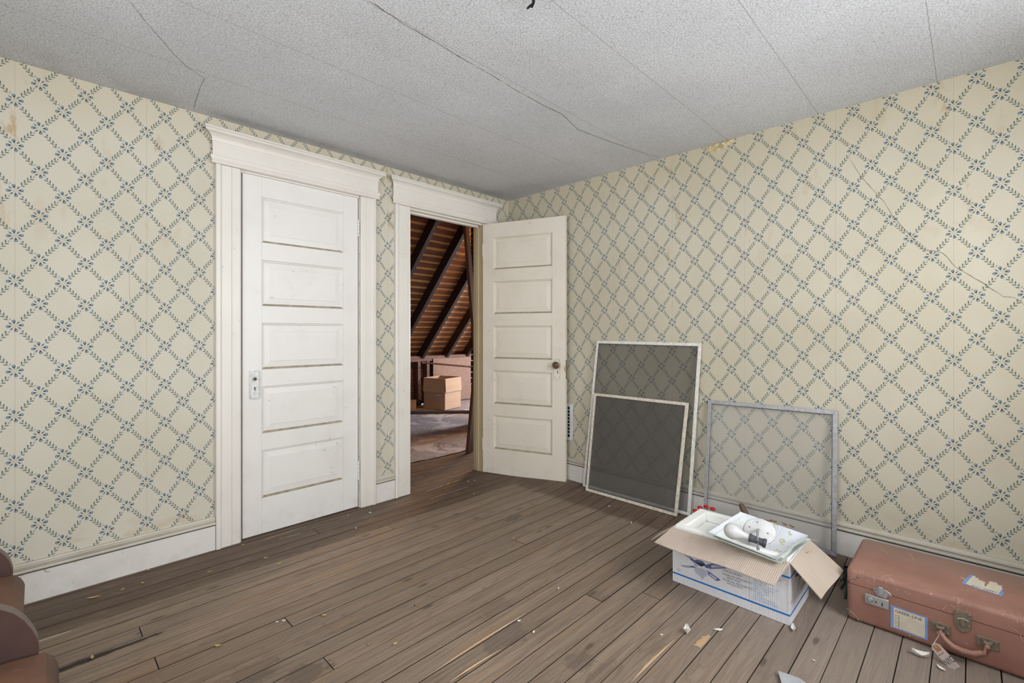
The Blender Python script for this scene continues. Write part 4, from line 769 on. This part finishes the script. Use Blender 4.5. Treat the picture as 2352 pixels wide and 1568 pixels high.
torn = MB(); torn.poly([tz(*p) for p in ((118, 765), (680, 965), (1310, 1158), (1385, 1060), (1340, 1000), (1350, 930), (1300, 890), (1345, 850), (1215, 830), (1165, 755), (955, 708), (930, 770), (815, 890), (800, 800), (825, 740), (700, 690), (600, 655), (640, 625), (520, 600), (545, 560), (375, 500), (290, 580))]); torn = tag(torn.build('torn_label', M['label_blue'], S), 'torn upside-down blue and cream GREEK LINE label')
m = MB(); m.poly([tz(*p, .2069) for p in ((235, 785), (700, 945), (1200, 1105), (1290, 1010), (1350, 930), (1300, 890), (1345, 850), (1215, 830), (1165, 755), (955, 708), (930, 770), (815, 890), (800, 800), (825, 740), (700, 690), (600, 655), (640, 625), (520, 600), (545, 560), (440, 545))]); m.build('label_field', M['label_cream'], torn)
a_, b_ = Vector(tz(1195, 1045, .2072)), Vector(tz(330, 790, .2072)); R_ = (b_-a_).normalized(); U_ = Vector((0, 0, 1)).cross(R_); text('GREEK LINE', .0150, a_+U_*-.001, R_, U_, M['ink'], 'lettering', torn, xs=.86)
m = MB()
for k in range(5):
    for (u0, u1) in (((330, 640-k*20), (790-k*10, 790-k*10))[0:1]): pass
for k in range(6):
    q0, q1 = tz(980-k*20, 780+k*26, .2072), tz(1150-k*8, 830+k*28, .2072); m.poly([q0, q1, (q1[0]-.0005, q1[1], q1[2]), (q0[0]-.0005, q0[1], q0[2])])
    q0, q1 = tz(450-k*22, 630+k*26, .2072), tz(800-k*15, 740+k*24, .2072); m.poly([q0, q1, (q1[0]-.0005, q1[1], q1[2]), (q0[0]-.0005, q0[1], q0[2])])
m.build('label_rules', M['ink_rule'], torn)
# pale scuffs where the skin has worn through along the lid edge
def on_lid(px, py):
    for k in range(60):
        z = .206-k*.0008; e = .016; c_ = z-(.206-e); sx = sx0+e-math.sqrt(max(0, e*e-max(0, c_)**2)); p = PZ(px, py, z)
        if p.x >= sx: return p+Vector((-.0005, 0, .0005))
    return PX(px, py, sx0-.0005)
for L_ in ([(2022, 1333), (2026, 1325), (2036, 1321), (2052, 1320)], [(2024, 1328), (2030, 1340), (2048, 1350), (2070, 1356), (2095, 1363)], [(2040, 1328), (2056, 1336)], [(2165, 1400), (2172, 1391), (2180, 1389), (2192, 1404), (2199, 1416)], [(2183, 1388), (2195, 1397), (2208, 1400)], [(2205, 1394), (2200, 1412)], [(2318, 1438), (2335, 1448), (2345, 1456)], [(2341, 1444), (2345, 1460), (2350, 1475)], [(2026, 1262), (2036, 1268), (2038, 1274)], [(2088, 1268), (2100, 1286)]):
    o = ribbon([on_lid(*p) for p in L_], .0008, (-.6, 0, .8), 'scuff', M['scuff'], None); o.parent = S
    for v in o.data.vertices: v.co -= S.location
# baggage tag tied to the handle
TG = thing('baggage_tag', 'manila baggage tag printed NYC tied to the suitcase handle with string', 'tag', (-.70, -2.85, .0))
tt_ = PX(2143, 1478, XS-.062); tb = PZ(2196, 1536, .004); d_ = (tb-tt_); dl = d_.length; d_.normalize(); sd = (PX(2165, 1480, XS-.05)-PX(2140, 1490, XS-.05)); sd -= d_*sd.dot(d_); sd.normalize(); nn = d_.cross(sd).normalized()
if nn.dot(CAM-tt_) < 0: nn = -nn
def tp(u, v, o=0.): return tt_+d_*(u*dl)+sd*v+nn*o
P = [(0, -.006), (0, .008), (.12, .0165), (1, .0165), (1, -.0165), (.12, -.0165)]
m = MB(); m.add([tp(*p) for p in P]+[tp(*p, -.0006) for p in P], [tuple(range(6)), tuple(range(11, 5, -1))]+[(i, (i+1) % 6, 6+(i+1) % 6, 6+i) for i in range(6)]); m.build('card', M['tag_paper'], TG)
m = MB(); m.poly([tp(.06, -.008, .0004), tp(.06, .008, .0004), tp(.30, .009, .0004), tp(.30, -.009, .0004)]); m.build('reinforcement', M['tag_kraft'], TG)
text('NYC', .030, tp(.46, -.0155, .0005), sd, -d_, M['ink'], 'lettering', TG, xs=.55) if False else text('NYC', .026, tp(.80, -.0150, .0005), sd, -d_, M['ink'], 'lettering', TG, xs=.60)
text('BAGGAGE', .006, tp(.42, -.0150, .0005), sd, -d_, M['ink'], 'lettering', TG, xs=.8)
sp0 = hpth[1]; MB().tube([tp(.16, 0, .001), tp(.02, 0, .004), sp0+Vector((-.012, .004, -.006)), sp0+Vector((0, .010, -.002)), sp0+Vector((.010, 0, .0)), sp0+Vector((0, -.010, .0)), sp0+Vector((-.011, 0, -.003))], .0009, 5).build('string', M['string'], TG)
# ---- leather seats at the left edge
def seat(label, cpx, panpx, zc, ln_, yp):
    c = PZ(*cpx, zc); t = thing('leather_seat', label, 'seat', (c.x-.25, c.y-ln_/2, 0), 'brown leather seats in a row')
    X1 = c.x+.012; m = MB(); P = [(X1-.52, .20), (X1-.03, .20), (X1-.012, zc-.10), (X1, zc-.035), (X1-.004, zc-.012), (X1-.02, zc), (X1-.07, zc+.006), (X1-.25, zc+.012), (X1-.52, zc+.004)]
    m.prism(P, lambda p, a: (p[0], a, p[1]), c.y, c.y-ln_); m.build('cushion', M['leather'], t, bevel=.020, seg=4)
    m = MB(); m.box(X1-.50, X1-.05, c.y-ln_+.02, c.y-.02, .12, .21); m.build('seat_frame', M['leather_dark'], t, bevel=.01)
    q = [PY(*p, Y=yp) for p in panpx]; P = [(p.x, p.z) for p in q]; xb, zb = P[-1]; P = [(X1-.60, P[0][1]+.012)]+P+[(xb-.004, zb-.06), (xb-.05, .25), (X1-.60, .25)]
    m = MB(); m.prism(P, lambda p, a: (p[0], a, p[1]), yp, yp+.034, 0, 1); m.build('arm_panel', [M['leather_dark'], M['band_grey']], t)
    for a, b in ((X1-.46, c.y-.05), (X1-.46, c.y-ln_+.05), (X1-.10, c.y-.05), (X1-.10, c.y-ln_+.05)): MB().tube([(a, b, .001), (a, b, .13)], [.014, .018], 10).build('leg', M['leather_dark'], t)
    MB().tube([(X1-.014, c.y-.010, zc-.016), (X1-.010, c.y-.010, zc-.045), (X1-.020, c.y-.010, zc-.10)], .006, 8).build('welt', M['leather'], t, smooth=True)
cA = PZ(44, 1313, .45); cB = PZ(116, 1486, .45)
seat('brown leather seat with rounded arm panel next to the papered wall', (44, 1313), [(0, 1268), (12, 1276), (22, 1288), (28, 1303), (30, 1314)], .45, cA.y-cB.y-.045, cA.y+.006)
seat('brown leather seat whose rounded grey-edged arm panel stands before the other seat', (116, 1486), [(0, 1400), (30, 1408), (55, 1424), (74, 1446), (86, 1466), (90, 1486)], .45, .42, cB.y+.006)
# ---- attic things
n0 = PZ(1022, 944); dl_ = Vector((PZ(978, 939.5).x-n0.x, PZ(978, 939.5).y-n0.y, 0)).normalized(); dr_ = Vector((dl_.y, -dl_.x, 0)); 
if dr_.x < 0: dr_ = -dr_
CB = thing('cardboard_carton', 'large open tan carton with flaps folded down on the attic floor', 'box', n0+dl_*.2+dr_*.2); aw, hh = .40, .475; zb_ = .012
def cq(a, b, z): return n0+dl_*a+dr_*b+Vector((0, 0, z))
def slab(nm, pts, nrm, th_, mat, par): 
    m = MB(); n = len(pts); m.add(pts+[p-nrm*th_ for p in pts], [tuple(range(n)), tuple(range(2*n-1, n-1, -1))]+[(i, (i+1) % n, n+(i+1) % n, n+i) for i in range(n)]); return m.build(nm, mat, par)
for (a0, b0_), (a1, b1), nr in (((0, 0), (aw, 0), -dr_), ((0, 0), (0, aw), -dl_), ((aw, 0), (aw, aw), dl_), ((0, aw), (aw, aw), dr_)):
    slab('wall', [cq(a0, b0_, zb_), cq(a1, b1, zb_), cq(a1, b1, hh), cq(a0, b0_, hh)], nr, .004, M['carton'], CB)
    ins = .02; ea = (a1-a0)*.03; eb_ = (b1-b0_)*.03; z1_ = hh-.205; o_ = nr*.016
    slab('flap', [cq(a0+ea*.3, b0_+eb_*.3, hh)+nr*.005, cq(a1-ea*.3, b1-eb_*.3, hh)+nr*.005, cq(a1, b1, z1_)+o_, cq(a0, b0_, z1_)+o_], nr, .004, M['carton'], CB)
slab('bottom', [cq(.005, .005, zb_), cq(aw-.005, .005, zb_), cq(aw-.005, aw-.005, zb_), cq(.005, aw-.005, zb_)], Vector((0, 0, -1)), .004, M['carton'], CB)
m = MB(); m.poly([cq(.05, -.005, .222), cq(.17, -.005, .222), cq(.17, -.005, .235), cq(.05, -.005, .235)]); m.build('tape', M['plaster_white'], CB)
p0, p1 = PZ(925, 951, .0), PZ(1090, 949.5, .0); o = MB().tube([p0+Vector((0, 0, .027)), p0.lerp(p1, .5)+Vector((0, 0, .027)), p1+Vector((0, 0, .027))], .022, 12).build('floor_pipe', M['rubber'], None, smooth=True); tag(o, 'dark grey pipe lying across the attic floor before the carton', 'pipe')
q0 = PZ(956, 944.5, .0); m = thing('small_carton', 'small tan carton on the attic floor at the edge of the doorway', 'box', (q0.x-.1, q0.y+.08, 0)); M4 = Matrix.Translation(q0+Vector((0, 0, .012))) @ Matrix.Rotation(-.55, 4, 'Z')
mm = MB(); mm.box(-.24, 0, 0, .16, 0, .135, M=M4); mm.build('body', M['carton'], m); mm = MB(); mm.box(-.13, -.11, -.0008, .0, .0, .136, M=M4); mm.build('seam_tape', M['kraft_core'], m); mm = MB(); mm.box(-.244, .004, -.003, .163, .125, .138, M=M4); mm.build('lid', M['carton'], m)
lq = PZ(962, 938, .0)+Vector((.02, .02, .012)); L_ = thing('brass_lantern', 'small tarnished brass lantern beside the large carton', 'lantern', lq)
MB().lathe([(.045, 0), (.048, .012), (.020, .022), (.018, .034)], Matrix.Translation(lq), 16).build('base', M['brass'], L_, smooth=True); MB().lathe([(.030, .034), (.040, .075), (.030, .115)], Matrix.Translation(lq), 16).build('globe', M['black'], L_, smooth=True); MB().lathe([(.034, .115), (.036, .122), (.012, .140), (.004, .150)], Matrix.Translation(lq), 16).build('cap', M['brass'], L_, smooth=True)
lq2 = Vector((q0.x-.13, q0.y+.13, .152)); L2 = thing('brass_lantern', 'tall tarnished brass lantern standing on the small carton', 'lantern', lq2); MB().lathe([(.040, 0), (.042, .010), (.030, .016)], Matrix.Translation(lq2), 6).build('base', M['brass'], L2); MB().lathe([(.028, .016), (.036, .10)], Matrix.Translation(lq2), 6).build('glass_body', M['lining'], L2); MB().lathe([(.046, .10), (.044, .106), (.014, .150), (.010, .170), (.003, .185)], Matrix.Translation(lq2), 6).build('roof_cap', M['brass'], L2)
wq = PY(942, 851, 2.9); o = MB().tube([wq+Vector((-.035, 0, -.30)), wq+Vector((.012, 0, .0))], .006, 6).build('white_stick', M['plaster_white']); 
wz = Vector((wq.x-.09, 2.95, .01)); bpy.data.objects.remove(o); o = MB().tube([wz, Vector((wq.x, wq.y, wq.z))], .006, 6).build('white_stick', M['plaster_white']); tag(o, 'thin white stick standing in the attic at the door edge', 'stick')
# ---- wire stub from the ceiling
wp = PZ(1222, 8, 2.262); W = thing('ceiling_wire', 'taped black wire stub hanging from the ceiling', 'wire', (wp.x, wp.y, H)); a = PZ(1226, 4, 2.266); 
MB().tube([Vector((a.x-.10, a.y-.055, H+.0)), Vector((a.x-.07, a.y-.04, 2.288)), Vector((a.x-.03, a.y-.015, 2.272)), a], .0055, 8).build('cable', M['black'], W, smooth=True)
e1 = PZ(1211, 20, 2.258); e2 = PZ(1223, 17, 2.258)
m = MB(); nv_ = (CAM-a).normalized(); q = [PZ(1224, 4, 2.265), PZ(1209, 18, 2.258), PZ(1212, 22, 2.257), PZ(1218, 17, 2.259), PZ(1223, 19, 2.258), PZ(1229, 6, 2.264)]; n = len(q); m.add(q+[p-nv_*.005 for p in q], [tuple(range(n)), tuple(range(2*n-1, n-1, -1))]+[(i, (i+1) % n, n+(i+1) % n, n+i) for i in range(n)]); m.build('taped_end', M['black'], W)
# ---- debris on the floor
def fz(p): return Vector((p.x, p.y, zf(p.x)+.0008))
for (px, py, L, W_, cu, lab) in ((1578, 1455, .034, .026, .9, 'curled white paint flake on the boards beside the split plank'), (1650, 1447, .036, .014, .2, 'flat white paint flake between the fan box and the split plank'), (1822, 1446, .050, .018, .6, 'curled white flake under the corner of the fan box'), (2115, 1508, .050, .030, .6, 'large white paper scrap beside the suitcase'), (2162, 1537, .03, .014, .4, 'small white scrap under the baggage tag')):
    flake('paint_flake', lab, 'flake', fz(PZ(px, py)), L, W_, random.uniform(0, 3), M['chip'], cu)
for (px, py, lb) in ((1399, 1166, 'pale plaster crumb on the boards before the coarse mesh screen'), (1450, 1202, 'thin pale plaster sliver between the screens and the fan box'), (1089, 1135, 'white plaster crumb on the boards before the attic doorway'), (1075, 1106, 'white plaster crumb in the attic doorway beside the paint streaks'), (1090, 1104, 'white plaster crumb in the attic doorway beside the paint streaks'), (652, 1427, 'white plaster sliver beside an open butt joint in the boards'), (636, 1430, 'white plaster sliver beside an open butt joint in the boards'), (1226, 1454, 'white plaster crumb beside the long raw splits in the boards'), (1192, 1428, 'white plaster crumb beside the long raw splits in the boards'), (1283, 1353, 'white plaster crumb on bare boards between fan box and doors'), (1520, 1460, 'tiny white plaster crumb beside the short raw split near the fan box'), (818, 1214, 'pale plaster crumb on the painted border before the closed door'), (800, 1184, 'pale plaster crumb on the painted border before the closed door'), (850, 1178, 'pale plaster crumb on the painted border before the closed door'), (1870, 1519, 'white plaster crumb on the boards before the suitcase')):
    flake('plaster_crumb', lb, 'crumb', fz(PZ(px, py)), random.uniform(.010, .018), random.uniform(.006, .010), random.uniform(0, 3), M['chip'], .6, 'plaster crumbs on the floor')
WB, DB, MF = 'tan paper scrap on the painted border below the papered wall', 'tan paper scrap at the foot of the closed door casing', 'tan paper scrap on the worn boards in mid-floor'
for (px, py, L, lb) in ((215, 1373, .045, 'long tan paper scrap on the painted border below the papered wall'), (481, 1314, .020, WB), (340, 1310, .022, WB), (328, 1340, .02, WB), (282, 1355, .016, WB), (212, 1511, .030, 'tan paper scrap lying on the black floor stain'), (500, 1484, .026, MF), (745, 1414, .022, MF), (1180, 1238, .016, MF), (908, 1480, .018, MF), (610, 1282, .018, DB), (558, 1252, .016, DB), (642, 1296, .02, DB), (1255, 1100, .02, 'tan paper scrap on the boards under the open door')):
    flake('paper_scrap', lb, 'scrap', fz(PZ(px, py)), L, .010, random.uniform(0, 3), M['leaf_dry'], .4, 'tan scraps on the floor')
SB, KB_ = 'small dirt lump on the boards between the open door and the raw splits', 'small dark dirt lump on the worn boards facing the closed door'
for (px, py, lb) in ((956, 1390, 'dark dirt lump beside a black knot in the boards'), (1280, 1310, SB), (1258, 1333, SB), (1228, 1356, SB), (1112, 1349, SB), (1040, 1425, KB_), (846, 1480, KB_)):
    p = fz(PZ(px, py)); o = MB().lathe([(.002, 0), (.006, .001), (.005, .003), (.001, .005)], Matrix.Translation(p), 7).build('dirt_lump', M['leaf_brown'], None, loc=p); tag(o, lb, 'dirt', 'dirt lumps on the floor')
q = [PZ(1787, 1548, .0), PZ(1800, 1552, .0), PZ(1835, 1560, .0), PZ(1852, 1572, .0), PZ(1850, 1610, .0), PZ(1805, 1605, .0), PZ(1794, 1572, .0)]; n = len(q); m = MB(); top = [Vector((p.x, p.y, .012 if i in (0, 1, 6) else .006)) for i, p in enumerate(q)]
m.add(top+[p-Vector((0, 0, .004)) for p in top], [tuple(range(n)), tuple(range(2*n-1, n-1, -1))]+[(i, (i+1) % n, n+(i+1) % n, n+i) for i in range(n)]); o = m.build('plaster_slab', M['grey_scrap'], None, loc=(q[2].x, q[2].y, .002)); tag(o, 'broken grey slab fragment lying flat on the boards', 'fragment')
